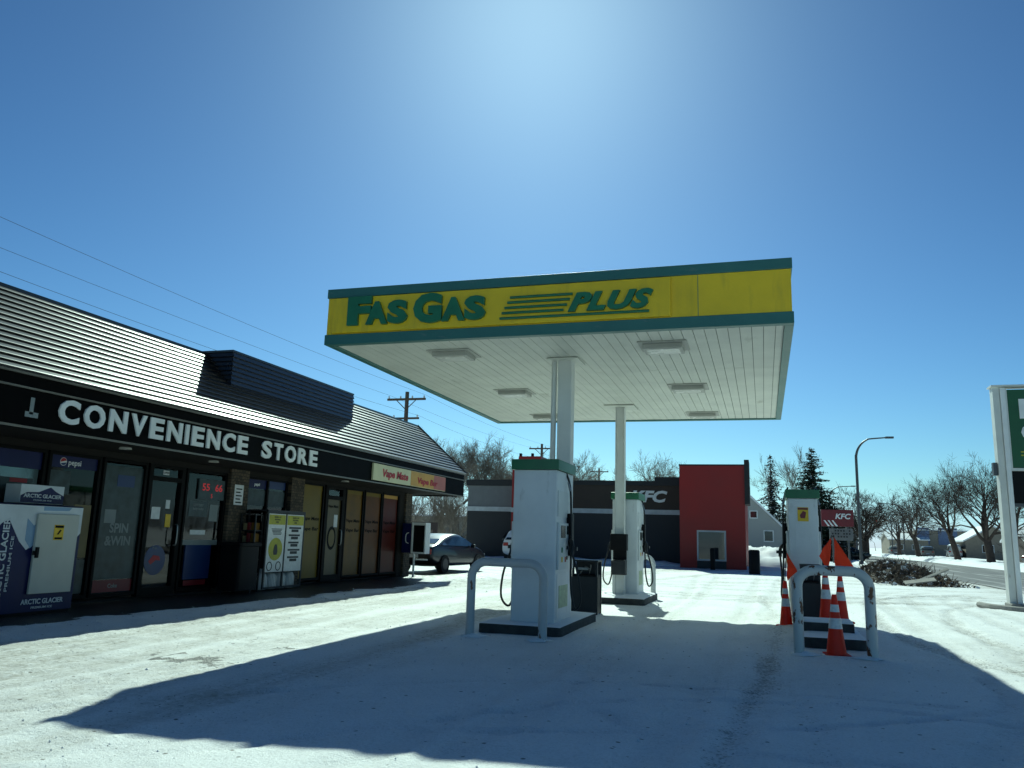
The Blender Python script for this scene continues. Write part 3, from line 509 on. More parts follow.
# ---------------------------------------------------------------- ice freezer
fz = thing('ice_freezer', 'blue and white outdoor ice freezer with cream door and header sign on top', 'ice freezer', (-10.2, 8.9, 0))
XI = -9.95
MB().rbox(-10.5, XI, 7.6, 9.93, .05, 1.55, .03).build('cabinet', 'navy', fz, smooth=40)
MB().box(-10.48, XI - .02, 7.65, 9.88, 0, .05).build('plinth', 'black_plastic', fz)
def gr(poly, y, z, mt, d=.004, x=XI): return MB().prism(poly, (x, y, z), (0, 1, 0), (0, 0, 1), (1, 0, 0), d).build('graphic', mt, fz)
gr([(0, 0), (2.3, 0), (2.3, -.38), (2.05, -.62), (1.75, -.48), (1.5, -.55), (1.38, -.62), (1.25, -.5), (1.05, -.2), (.95, -.25), (.6, -.6), (0, -.4)], 7.61, 1.53, 'ice_white')
gr([(0, 0), (.12, -.1), (.25, -.02), (.22, -.3), (.1, -.42), (0, -.3)], 8.95, 1.35, 'ice_lightblue', .006); gr([(0, 0), (.2, .0), (.1, -.3), (.04, -.2)], 9.66, 1.3, 'ice_lightblue', .006); gr([(0, 0), (.5, 0), (.45, -.05), (0, -.06)], 9.2, 1.525, 'ice_lightblue', .006)
for a_ in (('ARCTIC GLACIER', (XI + .005, 9.02, .155), (0, 1, 0), (0, 0, 1), .07, .72, .004, .02), ('PREMIUM ICE', (XI + .005, 9.2, .09), (0, 1, 0), (0, 0, 1), .03, .36, .004, .01), ('ARCTIC GLACIER', (XI + .005, 8.68, .2), (0, 0, 1), (0, -1, 0), .10, 1.15, .004, .02), ('PREMIUM ICE', (XI + .005, 8.77, .35), (0, 0, 1), (0, -1, 0), .045, .75, .004, .01)):
    MB().text(*a_).build('lettering', 'ice_white', fz)
dr = MB().rbox(XI + .004, XI + .05, 9.09, 9.82, .3, 1.42, .012).build('door', 'door_cream', fz, smooth=40)
MB().box(XI + .05, XI + .085, 9.1, 9.14, .8, .95).box(XI + .05, XI + .065, 9.06, 9.16, .84, .9).build('handle', 'black_plastic', dr)
on(dr, 'sticker', 'notice_yellow', 9.38, 9.55, 1.05, 1.27, x=XI + .051); t = MB().box(XI + .056, XI + .058, 9.39, 9.54, 1.225, 1.26); t.box(XI + .056, XI + .058, 9.40, 9.53, 1.06, 1.09); t.prism([(0, 0), (.03, .0), (.08, .06), (.05, .07)], (XI + .056, 9.43, 1.13), (0, 1, 0), (0, 0, 1), (1, 0, 0), .002); t.build('print', 'frame', dr)
hs = MB().rbox(-10.5, -10.2, 9.0, 9.76, 1.57, 1.84, .01).build('header_sign', 'ice_white', fz)
MB().prism([(.0, 0), (.75, 0), (.75, .12), (.6, .18), (.5, .24), (.42, .21), (.3, .16), (.1, .15), (0, .1)], (-10.2, 9.005, 1.575), (0, 1, 0), (0, 0, 1), (1, 0, 0), .004).build('graphic', 'navy', hs)
MB().text('ARCTIC GLACIER', (-10.195, 9.05, 1.65), (0, 1, 0), (0, 0, 1), .055, .66, .004, bold=.02).build('lettering', 'ice_white', hs); MB().text('PREMIUM ICE', (-10.195, 9.22, 1.605), (0, 1, 0), (0, 0, 1), .022, .32, .004, bold=.01).build('lettering', 'ice_white', hs)
# ---------------------------------------------------------------- propane exchange cage
pc = thing('propane_cage', 'metal propane exchange cage covered with yellow, white and green posters beside the dark window', 'propane cage', (-10.3, 15.7, 0))
XC = -10.08
m = MB()
for yy in (14.98, 15.68, 16.42): m.box(XC - .03, XC, yy, yy + .04, .05, 1.68)
m.box(XC - .03, XC, 15.02, 16.42, 1.64, 1.68).box(XC - .03, XC, 15.02, 16.42, .05, .09).box(XC - .5, XC, 14.98, 16.46, 1.68, 1.71)
for yy in (14.98, 16.42): m.box(XC - .5, XC - .46, yy, yy + .04, 0, 1.68)
for k in range(24): yy = 15.06 + k * .058; m.tube([(XC - .015, yy, .09), (XC - .015, yy, .4)], .003, 4)
m.build('frame', 'dark_metal', pc)
for a, b in ((15.03, 15.67), (15.73, 16.41)):
    dd = MB().box(XC - .012, XC - .004, a, b, .4, 1.63).build('poster', 'paper', pc)
    MB().box(XC - .003, XC - .001, a + .01, b - .01, 1.4, 1.61).build('poster', 'lime', pc)
    t = MB()
    for i in range(3): t.text(('GRAB & GO', 'PROPANE', 'HERE') [i], (XC, (a + b) / 2, 1.545 - i * .055), (0, 1, 0), (0, 0, 1), .035, None, .002, bold=.02, align='CENTER')
    for i in range(5):
        if a < 15.5: t.box(XC - .003, XC, a + .12 + .02 * i, b - .12 - .02 * (i % 3), 1.3 - i * .028, 1.315 - i * .028)
        else: t.box(XC - .003, XC, a + .1, b - .1 - .03 * (i % 3), 1.32 - i * .16, 1.36 - i * .16); t.box(XC - .003, XC, a + .2, b - .2, 1.25 - i * .16, 1.31 - i * .16)
    t.build('print', 'dark_metal', pc)
gp = MB()
for rx, rz_, mt_ in ((.26, .24, 'lime'),): MB().prism([(rx * math.cos(a) * (1 if True else 1), rz_ * math.sin(a)) for a in np.linspace(0, 6.28, 26)[:-1]], (XC - .002, 15.35, .88), (0, 1, 0), (0, 0, 1), (1, 0, 0), .003).build('graphic', 'lime', pc)
MB().prism([(-.06, -.12), (.06, -.12), (.08, -.05), (.06, .05), (.03, .1), (-.03, .1), (-.06, .05), (-.08, -.05)], (XC + .002, 15.35, .88), (0, 1, 0), (0, 0, 1), (1, 0, 0), .003).build('graphic', 'dark_metal', pc)
MB().lathe([(.05, 0)], (0, 0, 0)) if False else None
t = MB()
for a in (15.17, 15.5):
    pts = [(XC, a + .09 * math.cos(q), .52 + .09 * math.sin(q)) for q in np.linspace(0, 6.28, 16)]; MB().tube(pts, .01, 4).build('graphic', 'dark_metal', pc)
tk = MB()
for k in range(4):
    yy = 15.2 + k * .35; tk.lathe([(.05, .02), (.13, .03), (.15, .1), (.15, .28), (.11, .36), (.04, .38), (.06, .42), (.06, .46)], (-10.3, yy, 0), 14)
o = tk.build('gas_tank', 'ice_white', pc, smooth=40); kind(o, 'stuff') if False else None
# dark bin and rack left of the cage
wb = thing('waste_bin', 'black wheeled bin in shadow left of the propane cage', 'bin', (-10.15, 14.3, 0))
MB().rbox(-10.45, -9.95, 13.95, 14.6, .08, .95, .06).build('body', 'black_plastic', wb, smooth=40); MB().rbox(-10.5, -9.92, 13.92, 14.63, .95, 1.02, .06).build('lid', 'black_plastic', wb, smooth=40)
for yy in (14.02, 14.48): MB().tube([(-10.42, yy, .09), (-10.42, yy + .06, .09)], .09, 14).build('wheel', 'tyre', wb, smooth=40)
rk = thing('display_rack', 'dark display rack with small packets between the black bin and the propane cage', 'rack', (-10.4, 14.82, 0))
m = MB()
for yy in (14.68, 14.94):
    for xx in (-10.55, -10.2): m.box(xx, xx + .03, yy, yy + .03, 0, 1.6)
for z in (.3, .65, 1.0, 1.25, 1.58): m.box(-10.55, -10.17, 14.71, 14.94, z, z + .02)
m.build('frame', 'dark_metal', rk)
m = MB(); r2 = random.Random(1)
for z in (1.02, 1.27):
    for k in range(3): m.rbox(-10.5 + k * .1, -10.42 + k * .1, 14.73, 14.92, z, z + .12 + r2.random() * .08, .01, ('tan', 'maroon', 'vape_orange')[k])
m.build('packets', 'tan', rk)
# ---------------------------------------------------------------- payphone
pp = thing('payphone', 'outdoor payphone box with a navy side on a pale post at the store corner', 'payphone', (-10.55, 23.95, 0))
MB().box(-10.95, -10.6, 23.7, 24.05, .72, 1.6).build('housing', 'navy', pp, bevel=.01)
MB().box(-10.6, -10.2, 23.72, 24.02, .75, 1.55).build('booth', 'black_plastic', pp)
m = MB().box(-10.62, -10.58, 23.66, 24.07, .7, 1.63).box(-10.2, -10.165, 23.68, 24.05, .7, 1.63).box(-10.58, -10.2, 23.68, 24.05, 1.55, 1.63).box(-10.58, -10.2, 23.68, 24.05, .7, .75); m.build('frame', 'white', pp)
MB().tube([(-10.6, 23.88, 0), (-10.6, 23.88, .7)], .035, 8).box(-10.6, -10.15, 23.86, 23.9, .5, .54).build('post', 'white', pp)
MB().tube(smoothpath([(-10.72, 23.69, 1.32), (-10.8, 23.69, 1.28), (-10.82, 23.69, 1.16), (-10.8, 23.69, 1.04), (-10.72, 23.69, 1.0)]), .014, 6).build('emblem', 'white', pp)
pp.location += Vector((.37, -.86, 0))
# ---------------------------------------------------------------- canopy
cn = thing('gas_station_canopy', 'flat filling station canopy with yellow and green fascia, white plank soffit, on two white columns', 'canopy', (-3, 15, 0))
cx0, cx1, cy0, cy1, H = -6.48, .46, 10.73, 19.45, 4.15
def ring(mb, x0, x1, y0, y1, z0, z1, t): mb.box(x0, x1, y0, y0 + t, z0, z1).box(x0, x1, y1 - t, y1, z0, z1).box(x0, x0 + t, y0 + t, y1 - t, z0, z1).box(x1 - t, x1, y0 + t, y1 - t, z0, z1)
m = MB(); ring(m, cx0, cx1, cy0, cy1, H, H + .16, .12); m.build('lower_band', 'green_trim', cn, bevel=.006)
m = MB(); ring(m, cx0 + .02, cx1 - .02, cy0 + .02, cy1 - .02, H + .163, H + .75, .08); ye = m.build('fascia_panel', 'yellow', cn)
m = MB(); 
for x in (-5.2, -3.6, -.77): m.box(x, x + .008, cy0 + .017, cy0 + .0195, H + .165, H + .745)
m.build('joint', 'green_trim', ye)
m = MB(); ring(m, cx0 - .0, cx1 + .0, cy0 - .0, cy1 + .0, H + .753, H + .9, .1); m.build('upper_band', 'green_trim', cn, bevel=.006)
MB().box(cx0 + .1, cx1 - .1, cy0 + .1, cy1 - .1, H + .3, H + .8).build('roof_deck', 'snow', cn)
sp = MB().box(-6.35, -1.13, cy0 - .03, cy0 + .015, H + .175, H + .735).build('sign_panel', 'yellow', cn, bevel=.008)
yl = cy0 - .035; t = MB(); U, V = (1, 0, 0), (0, 0, 1)
t.text('F', (-6.06, yl, 4.42), U, V, .43, .40, .055, bold=.06); t.text('A', (-5.74, yl, 4.42), U, V, .34, .36, .055, bold=.06); t.text('S', (-5.38, yl, 4.42), U, V, .34, .33, .055, bold=.06)
t.text('G', (-4.95, yl, 4.40), U, V, .43, .46, .055, bold=.06); t.text('A', (-4.49, yl, 4.41), U, V, .34, .37, .055, bold=.06); t.text('S', (-4.13, yl, 4.41), U, V, .34, .33, .055, bold=.06)
t.text('PLUS', (-2.56, yl, 4.45), U, (.0, 0, 1), .26, 1.2, .055, bold=.05, shear=.35, lsp=1.1)
for i, (a, b, z) in enumerate(((-3.43, -2.50, 4.715), (-3.47, -2.54, 4.64), (-3.51, -2.58, 4.562), (-3.55, -2.63, 4.485))): t.tube([(a, yl - .02, z), (b, yl - .02, z)], .02, 8)
t.tube([(-3.58, yl - .02, 4.405), (-1.42, yl - .02, 4.405)], .02, 8); t.build('lettering', 'letter_green', sp)
# soffit planks
m = MB(); x = cx0 + .12; k = 0; pw = .157
while x < cx1 - .12 - .02:
    xe = min(x + pw, cx1 - .12)
    for a, b in ((cy0 + .12, 13.6), (13.606, 16.7), (16.706, cy1 - .12)):
        dz = random.uniform(-.002, .002); m.box(x + .004, xe - .004, a, b, H + .03 + dz, H + .05)
    x = xe; k += 1
m.build('soffit', 'soffit', cn); MB().box(cx0 + .12, cx1 - .12, cy0 + .12, cy1 - .12, H + .06, H + .08).build('soffit_backing', 'dark_metal', cn)
for (x, y) in ((-4.7, 11.75), (-4.72, 15.2), (-4.9, 18.45), (-1.35, 11.8), (-1.28, 15.15), (-1.25, 18.5)):
    f = MB().box(x - .36, x + .36, y - .32, y + .32, H + .012, H + .028).box(x - .29, x + .29, y - .22, y + .22, H - .06, H + .012).build('light_fixture', 'fixture', cn, bevel=.006)
    MB().box(x - .24, x + .24, y - .17, y + .17, H - .068, H - .0605).build('lens', 'lens', f)
m = MB().box(-3.14, -2.91, 12.45, 12.68, 0, H + .02); m.build('column', 'column', cn, bevel=.012); MB().tube([(-3.22, 12.52, 0), (-3.22, 12.52, H + .02)], .045, 12).build('downpipe', 'column', cn, smooth=60)
m = MB().box(-3.01, -2.85, 17.24, 17.4, 0, H + .02).box(-3.03, -3.01, 17.22, 17.42, 0, H + .02).box(-2.85, -2.83, 17.22, 17.42, 0, H + .02); m.build('column', 'column', cn, bevel=.006)
MB().box(-3.25, -2.6, 17.0, 17.65, H - .0, H + .02).build('column_plate', 'soffit', cn); MB().box(-3.3, -2.78, 12.3, 12.85, H + .0, H + .02).build('column_plate', 'soffit', cn)
# ---------------------------------------------------------------- pump islands
def island(name, label, x0, x1, y0, y1, loc, z=.14, extra=None):
    t = thing(name, label, 'kerb island', loc, 'pump islands')
    MB().rbox(x0, x1, y0, y1, 0, z, .12, n=5).build('kerb', 'concrete_dark', t, smooth=40)
    xs = np.linspace(x0 + .01, x1 - .01, 16); ys = np.linspace(y0 + .01, y1 - .01, 24); A, B = np.meshgrid(xs, ys, indexing='ij')
    u = (A - x0) / (x1 - x0) * 2 - 1; v = (B - y0) / (y1 - y0) * 2 - 1; e = np.clip((1 - np.abs(u) ** 8) * (1 - np.abs(v) ** 8), 0, 1)
    Zs = z + .003 + e * (.02 + .03 * fbm(A * 2 + x0, B * 2, 5)); mb = MB(); i = np.arange(A.size).reshape(A.shape)
    mb.v = [tuple(q) for q in np.stack([A, B, Zs], -1).reshape(-1, 3)]; mb.f = [tuple(q) for q in np.stack([i[:-1, :-1], i[1:, :-1], i[1:, 1:], i[:-1, 1:]], -1).reshape(-1, 4)]; mb.mi = [0] * len(mb.f)
    mb.build('snow_cover', 'snow', t, smooth=180)
    if extra: extra(t)
    return t
island('pump_island', 'black edged kerb island under the nearest tall pump, snow on top', -3.72, -2.56, 10.55, 13.0, (-3.1, 11.8, 0))
island('pump_island', 'black edged kerb island under the farther pump with a dark box on its column', -3.5, -2.3, 16.5, 18.7, (-2.9, 17.6, 0))
def ex3(t):
    MB().box(.47, 1.1, 11.7, 12.15, .16, .30).build('step', 'concrete_dark', t); MB().rbox(.48, 1.09, 11.71, 12.14, .301, .335, .04).build('step_snow', 'snow', t)
island('pump_island', 'stepped kerb island with snow behind the rusty hoop guard and traffic cones', .42, 1.2, 11.15, 15.9, (.8, 13.4, 0), .16, ex3)
def hose(mb, s, hw, y=.5, drop=.18, kf=1.):
    mb.tube(smoothpath([(s * (hw - .03), y + .1, 2.12), (s * (hw + .05), y + .1, 1.9), (s * (hw + .07), y + .12, 1.5), (s * (hw + .08), y + .1, .9), (s * (hw + .10), y + .05, .45), (s * (hw + .17 * kf), y, drop), (s * (hw + .27 * kf), y - .08, .3), (s * (hw + .24 * kf), y - .12, .62), (s * (hw + .14), y - .1, .95)], 6), .016, 8)
def pump(label, loc, hw=.31, dp=.95, h=2.08, sticker=False, rz=0):
    """tall cabinet: narrow plain end faces -Y, dispensing faces on +X and -X. Local origin on the island top"""
    t = thing('fuel_pump', label, 'fuel pump', loc, 'fuel pumps')
    body = MB().rbox(-hw, hw, 0, dp, 0, h, .018).build('cabinet', 'pump_white', t, smooth=40, local=True)
    MB().rbox(-hw - .035, hw + .035, -.035, dp + .035, h + .002, h + .145, .012).build('top_cap', 'pump_green', t, smooth=40, local=True)
    MB().box(-hw + .02, hw - .02, -.004, -.001, .03, .9).box(-hw * .55, hw * .55, -.006, -.003, 1.0, 1.46).build('end_panel', 'pump_white', body, local=True, bevel=.003)
    for s in (-1, 1):
        a = sorted((s * hw, s * (hw + .035))); p = MB().rbox(a[0], a[1], .06, dp - .06, .72, 1.36, .012).build('dispenser_panel', 'pump_panel', t, smooth=40, local=True)
        b = sorted((s * (hw + .036), s * (hw + .042)))
        MB().box(b[0], b[1], .16, .42, 1.15, 1.32).box(b[0], b[1], .5, .8, 1.2, 1.32).build('display', 'screen', p, local=True)
        m = MB()
        for i in range(4): m.box(b[0], b[1], .5 + .1 * (i % 2), .56 + .1 * (i % 2), .85 + .07 * i, .9 + .07 * i)
        m.build('keypad', 'black_plastic', p, local=True)
        for i, (y_, z_) in enumerate(((.2, .82), (.3, .82), (.4, .82), (.2, .95), (.3, .95))): MB().box(b[0], b[1], y_, y_ + .07, z_, z_ + .07).build('grade_button', ('notice_yellow', 'white', 'red', 'letter_green', 'white')[i], p, local=True)
        MB().box(b[0], b[1], .64, .76, .98, 1.14).build('card_reader', 'dark_metal', p, local=True)
        c_ = sorted((s * (hw + .001), s * (hw + .012))); MB().box(c_[0], c_[1], .08, dp - .08, 1.44, h - .28).build('header_panel', 'pump_panel', t, local=True)
        b = sorted((s * (hw + .001), s * (hw + .006))); MB().box(b[0], b[1], .1, dp - .1, .06, .66).build('service_door', 'pump_white', t, local=True)
        b = sorted((s * (hw + .007), s * (hw + .010))); MB().box(b[0], b[1], .2, .72, .2, .5).build('notice', 'notice_green', t, local=True)
        b = sorted((s * (hw + .001), s * (hw + .08))); nb = MB().rbox(b[0], b[1], dp * .62, dp * .62 + .16, .9, 1.5, .02).build('nozzle_boot', 'black_plastic', t, smooth=40, local=True)
        m = MB().tube(smoothpath([(s * (hw + .14), .42, .93), (s * (hw + .13), .46, 1.06), (s * (hw + .09), .56, 1.12), (s * (hw + .06), .66, 1.1)]), [.028] * 19, 8)
        m.box(min(s * (hw + .08), s * (hw + .2)), max(s * (hw + .08), s * (hw + .2)), .44, .5, .98, 1.03); m.build('nozzle', 'black_rub', t, smooth=50, local=True)
        m = MB(); hose(m, s, hw, kf=.5 if sticker else 1.); m.build('hose', 'black_rub', t, smooth=60, local=True)
        MB().tube([(s * (hw + .03), .6, 1.95), (s * (hw + .06), .6, 1.82)], .02, 8).build('hose_swivel', 'nozzle', t, local=True)
    if sticker:
        MB().box(-.085, .085, -.010, -.0065, 1.52, 1.75).build('sticker', 'notice_yellow', t, local=True)
        MB().box(-.08, .08, -.014, -.011, 1.71, 1.74).prism([(-.04, 0), (.03, 0), (.05, .1), (0, .12), (-.05, .05)], (0, -.011, 1.57), (1, 0, 0), (0, 0, 1), (0, -1, 0), .002).build('print', 'maroon', t, local=True)
    return t
pump('nearest and largest white fuel pump with green cap, behind the plain white hoop guard', (-3.03, 10.83, .15), .31, 1.0)
pump('farther white fuel pump with green cap standing behind the second canopy column', (-2.86, 17.5, .15), .27, .95, 2.02)
p3 = pump('white fuel pump with yellow sticker behind the orange traffic cones', (.635, 14.3, .17), .235, .9, 1.9, True)
# squeegee / towel station on column 2, and black bin stations
m = thing('towel_dispenser', 'dark windshield service box mounted on the second canopy column', 'service box', (-2.93, 17.1, .55))
MB().rbox(-3.07, -2.76, 17.0, 17.21, .58, .88, .02).build('bucket', 'dark_metal', m, smooth=40); MB().rbox(-3.09, -2.74, 17.0, 17.21, 1.08, 1.42, .02).build('towel_box', 'black_plastic', m, smooth=40); MB().box(-3.05, -2.77, 17.14, 17.21, .885, 1.08).build('backplate', 'black_plastic', m)
def station(label, loc, hgt=.88, sc_=1.):
    t = thing('service_bin', label, 'waste bin', loc, 'black service bins by the pumps')
    MB().rbox(-.22, .22, -.2, .2, .02, hgt - .22, .03).build('body', 'black_plastic', t, smooth=40, local=True)
    m = MB(); m.box(-.19, .19, .17, .19, hgt - .24, hgt).box(-.23, -.19, -.19, -.15, 0, hgt).box(.19, .23, -.19, -.15, 0, hgt).box(-.23, -.19, .16, .2, 0, hgt).box(.19, .23, .16, .2, 0, hgt).box(-.24, .24, -.21, .21, hgt, hgt + .03).box(-.24, .24, -.215, -.21, .0, hgt - .26); m.build('hood', 'dark_metal', t, local=True)
    m = MB().tube(smoothpath([(-.14, -.1, hgt - .3), (-.02, -.12, hgt - .1), (.1, -.24, hgt - .12)]), .012, 6).tube([(.05, -.1, hgt - .3), (.12, -.22, hgt - .05)], .01, 6).box(-.1, .08, -.28, -.24, hgt - .14, hgt - .1); m.build('squeegee', 'nozzle', t, local=True); t.scale = (sc_, sc_, 1); return t
station('black bin with squeegees on the snow behind the nearest pump', (-3.04, 14.45, 0), .9)
station('black bin with squeegee on the stepped island among the traffic cones', (.68, 13.75, .18), .8, .62)
# ---------------------------------------------------------------- hoop guards
def hoop(label, x0, x1, y, h, mt, r=.057):
    t = MB(); rc = .2; pts = [(x0, y, -.05)] + [(x0, y, z) for z in np.linspace(.1, h - rc - r, 5)]
    for a in np.linspace(0, 90, 8)[1:]: pts.append((x0 + rc - rc * math.cos(R(a)), y, h - rc - r + rc * math.sin(R(a))))
    for a in np.linspace(90, 0, 8): pts.append((x1 - rc + rc * math.cos(R(a)), y, h - rc - r + rc * math.sin(R(a))))
    pts += [(x1, y, z) for z in np.linspace(h - rc - r, .1, 5)[1:]] + [(x1, y, -.05)]
    e = thing('hoop_guard', label, 'guard rail', ((x0 + x1) / 2, y, 0), 'bent pipe hoop guards in front of the pumps')
    t.tube(pts, r, 14).build('pipe', mt, e, smooth=60); return e
hoop('plain white bent pipe hoop guard in front of the nearest pump', -3.69, -2.71, 10.2, 1.02, 'guard')
hoop('rust chipped white hoop guard in front of the stepped island and cones', .37, 1.18, 10.58, 1.07, 'guard_rust', .062)
hoop('white hoop guard standing behind the farther pump', -3.3, -2.44, 18.95, 1.0, 'guard')
# ---------------------------------------------------------------- cones and flags
def cone(label, loc, h=.7, rb=.17, rot=0):
    t = thing('traffic_cone', label, 'traffic cone', loc, 'orange traffic cones around the stepped island', rz=rot); s = h / .7
    b = MB().rbox(-rb * 1.12, rb * 1.12, -rb * 1.12, rb * 1.12, 0, .03 * s, .03).build('base', 'orange', t, smooth=40, local=True)
    rr_ = lambda z: rb * .86 + (.028 - rb * .86) * (z / h)
    MB().lathe([(rr_(z), z) for z in np.linspace(.025, h, 8)] + [(.02, h + .003)], n=24).build('body', 'orange', t, smooth=50, local=True)
    for a, c in ((.45, .62), (.72, .84)): MB().lathe([(rr_(z * h) + .002, z * h) for z in (a, c)], n=24).build('reflective_band', 'reflect', t, smooth=50, local=True)
    return t
def flag(label, base, top, pts, seed=0):
    t = thing('safety_flag', label, 'flag', base, 'orange pennant flags on thin poles')
    MB().tube(smoothpath([base, ((base[0] * .6 + top[0] * .4), (base[1] + top[1]) / 2, (base[2] + top[2]) / 2), top]), .008, 6).build('pole', 'black_rub', t)
    a, b, c = map(Vector, pts); N = 10; mb = MB(); ix = {}; nrm = (b - a).cross(c - a).normalized(); rg = random.Random(seed); ph = rg.random() * 6
    for i in range(N + 1):
        for j in range(N + 1 - i):
            p = a + (b - a) * (i / N) + (c - a) * (j / N); p += nrm * .035 * math.sin(i * .9 + ph + j * .5) * (i + j) / N; ix[i, j] = len(mb.v); mb.v.append(tuple(p))
    for i in range(N):
        for j in range(N - i):
            mb.f.append((ix[i, j], ix[i + 1, j], ix[i, j + 1])); mb.mi.append(0)
            if j < N - i - 1: mb.f.append((ix[i + 1, j], ix[i + 1, j + 1], ix[i, j + 1])); mb.mi.append(0)
    mb.build('cloth', 'flag', t, smooth=180); return t
cone('front traffic cone between the legs of the rusty hoop guard', (.8, 10.78, 0), .72, .14, .1)
cone('leftmost traffic cone left of the stepped island', (.31, 14.1, 0), .72, .12, .3)
cone('tall traffic cone behind the hoop guard, middle of the back row', (.86, 13.1, .18), .78, .13, 0)
cone('rightmost traffic cone with white bands behind the hoop guard', (1.08, 13.3, .18), .72, .125, .5)
flag('orange flag pole in the leftmost cone', (.31, 14.1, .7), (.35, 14.1, 1.2), ((.355, 14.1, 1.18), (.35, 14.12, .72), (.5, 14.05, .88)), 1)
flag('left one of two large orange flags over the hoop guard', (.88, 13.1, .94), (.97, 13.05, 1.46), ((.97, 13.05, 1.44), (.77, 13.0, 1.15), (.91, 13.05, .92)), 2)
flag('right one of two large orange flags over the hoop guard', (1.08, 13.3, .88), (1.0, 13.05, 1.46), ((1.0, 13.05, 1.44), (1.0, 13.05, .98), (1.31, 12.95, .9)), 3)
# ---------------------------------------------------------------- pylon sign right
py = thing('pylon_sign', 'tall filling station price sign with white posts and green panel at right edge', 'pylon sign', (6.6, 21.4, 0))
MB().box(5.32, 5.46, 21.35, 21.62, .12, 5.15).build('post', 'pole', py, bevel=.006).data.materials[0] = MT['column']
MB().box(5.47, 5.57, 21.3, 21.42, .12, 5.12).build('post', 'white', py, bevel=.006); MB().box(7.62, 7.85, 21.3, 21.6, .12, 5.15).build('post', 'column', py, bevel=.006)
MB().box(5.28, 7.9, 21.28, 21.66, 5.15, 5.19).build('top_cap', 'column', py); MB().box(5.22, 5.31, 21.4, 21.55, 3.05, 3.35).build('junction_box', 'pole', py)
MB().rbox(5.3, 5.85, 21.15, 21.75, 0, .14, .03).rbox(7.4, 8.0, 21.15, 21.75, 0, .14, .03).build('footing', 'concrete', py)
pn = MB().box(5.61, 7.6, 21.34, 21.58, 3.22, 5.08).build('sign_panel', 'sign_green', py); m = MB(); ring(m, 5.575, 7.62, 0, 0, 0, 0, 0) if False else None
MB().box(5.575, 5.608, 21.32, 21.6, 3.15, 5.12).box(5.608, 7.6, 21.32, 21.6, 3.15, 3.215).build('panel_frame', 'column', py)
t = MB(); t.text('FAS', (5.84, 21.335, 4.38), U, V, .45, 1.3, .01, bold=.05); t.text('GAS', (5.84, 21.335, 3.85), U, V, .4, 1.3, .01, bold=.05); t.build('lettering', 'white', pn)
MB().box(5.8, 7.3, 21.325, 21.335, 3.58, 3.61).box(5.8, 7.3, 21.325, 21.335, 3.5, 3.53).build('stripe', 'lime', pn)
MB().box(5.575, 7.6, 21.35, 21.57, 2.4, 3.14).build('price_panel', 'black_plastic', py); MB().box(5.56, 7.6, 21.33, 21.38, 2.36, 2.4).box(5.5, 7.62, 21.32, 21.36, 2.32, 2.36).build('rail', 'pole', py)
m = MB(); m.tube(smoothpath([(4.9, 22.3, .03), (5.0, 21.6, .03), (5.4, 20.9, .03), (6.1, 20.5, .03)], 5), .07, 8)
tag(m.build('kerb', 'concrete', None), 'curved concrete kerb edging the snow around the price sign footing', 'kerb')
# ---------------------------------------------------------------- debris pile
mb = MB(); rg = random.Random(11)
cx_, cy_ = 5.4, 39.3
for k in range(5200):
    v = rg.uniform(-1, 1); u = rg.gauss(0, .42); u = max(-1, min(1, u)); x = cx_ + u * (1.35 - .25 * v) - v * .1; y = cy_ + v * 7.2; env = (1 - u * u) * (1 - abs(v) ** 3); z = (rg.random() ** .6) * .66 * env + .02
    if rg.random() < .55:
        d_ = Vector((rg.uniform(-1, 1), rg.uniform(-1, 1), rg.uniform(-.3, .9))).normalized(); L = rg.uniform(.12, .45); p = Vector((x, y, z)); r0 = rg.uniform(.006, .02)
        mb.tube([p, p + d_ * L * .5 + Vector((0, 0, .02)), p + d_ * L], [r0, r0 * .7, r0 * .3], 4, ('brush', 'brush2')[rg.random() < .5])
    else:
        s_ = rg.uniform(.04, .13); q = [(x + rg.uniform(-s_, s_), y + rg.uniform(-s_, s_), z + rg.uniform(-s_, s_)) for _ in range(6)]
        mb.add(q, [(0, 1, 2), (0, 2, 3), (0, 3, 4), (1, 2, 5), (2, 3, 5), (3, 4, 5), (0, 4, 1), (1, 4, 5)], ('brush', 'brush2', 'snow', 'brush')[rg.randrange(4)])
o = mb.build('debris_pile', 'brush', None); kind(o, 'stuff'); o['label'] = 'long heap of cut brush, rubble and clods with snow beside the road'
bank('soil_mound', 5.4, 39.3, 1.2, 6.6, .36, 44, 'brush', 24, 40)
o = MB(); o.prism([(0, 0), (1.3, 0), (1.3, .12), (0, .12)], (5.3, 32.4, .14), Vector((.7, .4, .28)).normalized(), Vector((-.3, .5, .2)).normalized(), (0, 0, 1), .04); tag(o.build('plank', 'plank', None), 'long pale board lying up against the brush heap', 'board')
o = MB(); o.prism([(0, 0), (1.0, 0), (1.0, .3), (0, .3)], (4.7, 31.6, .05), (1, .1, .16), (-.1, .95, .3), (0, 0, 1), .03); tag(o.build('plank', 'plank', None), 'short wide white sheet lying on snow at the foot of the brush heap', 'board')
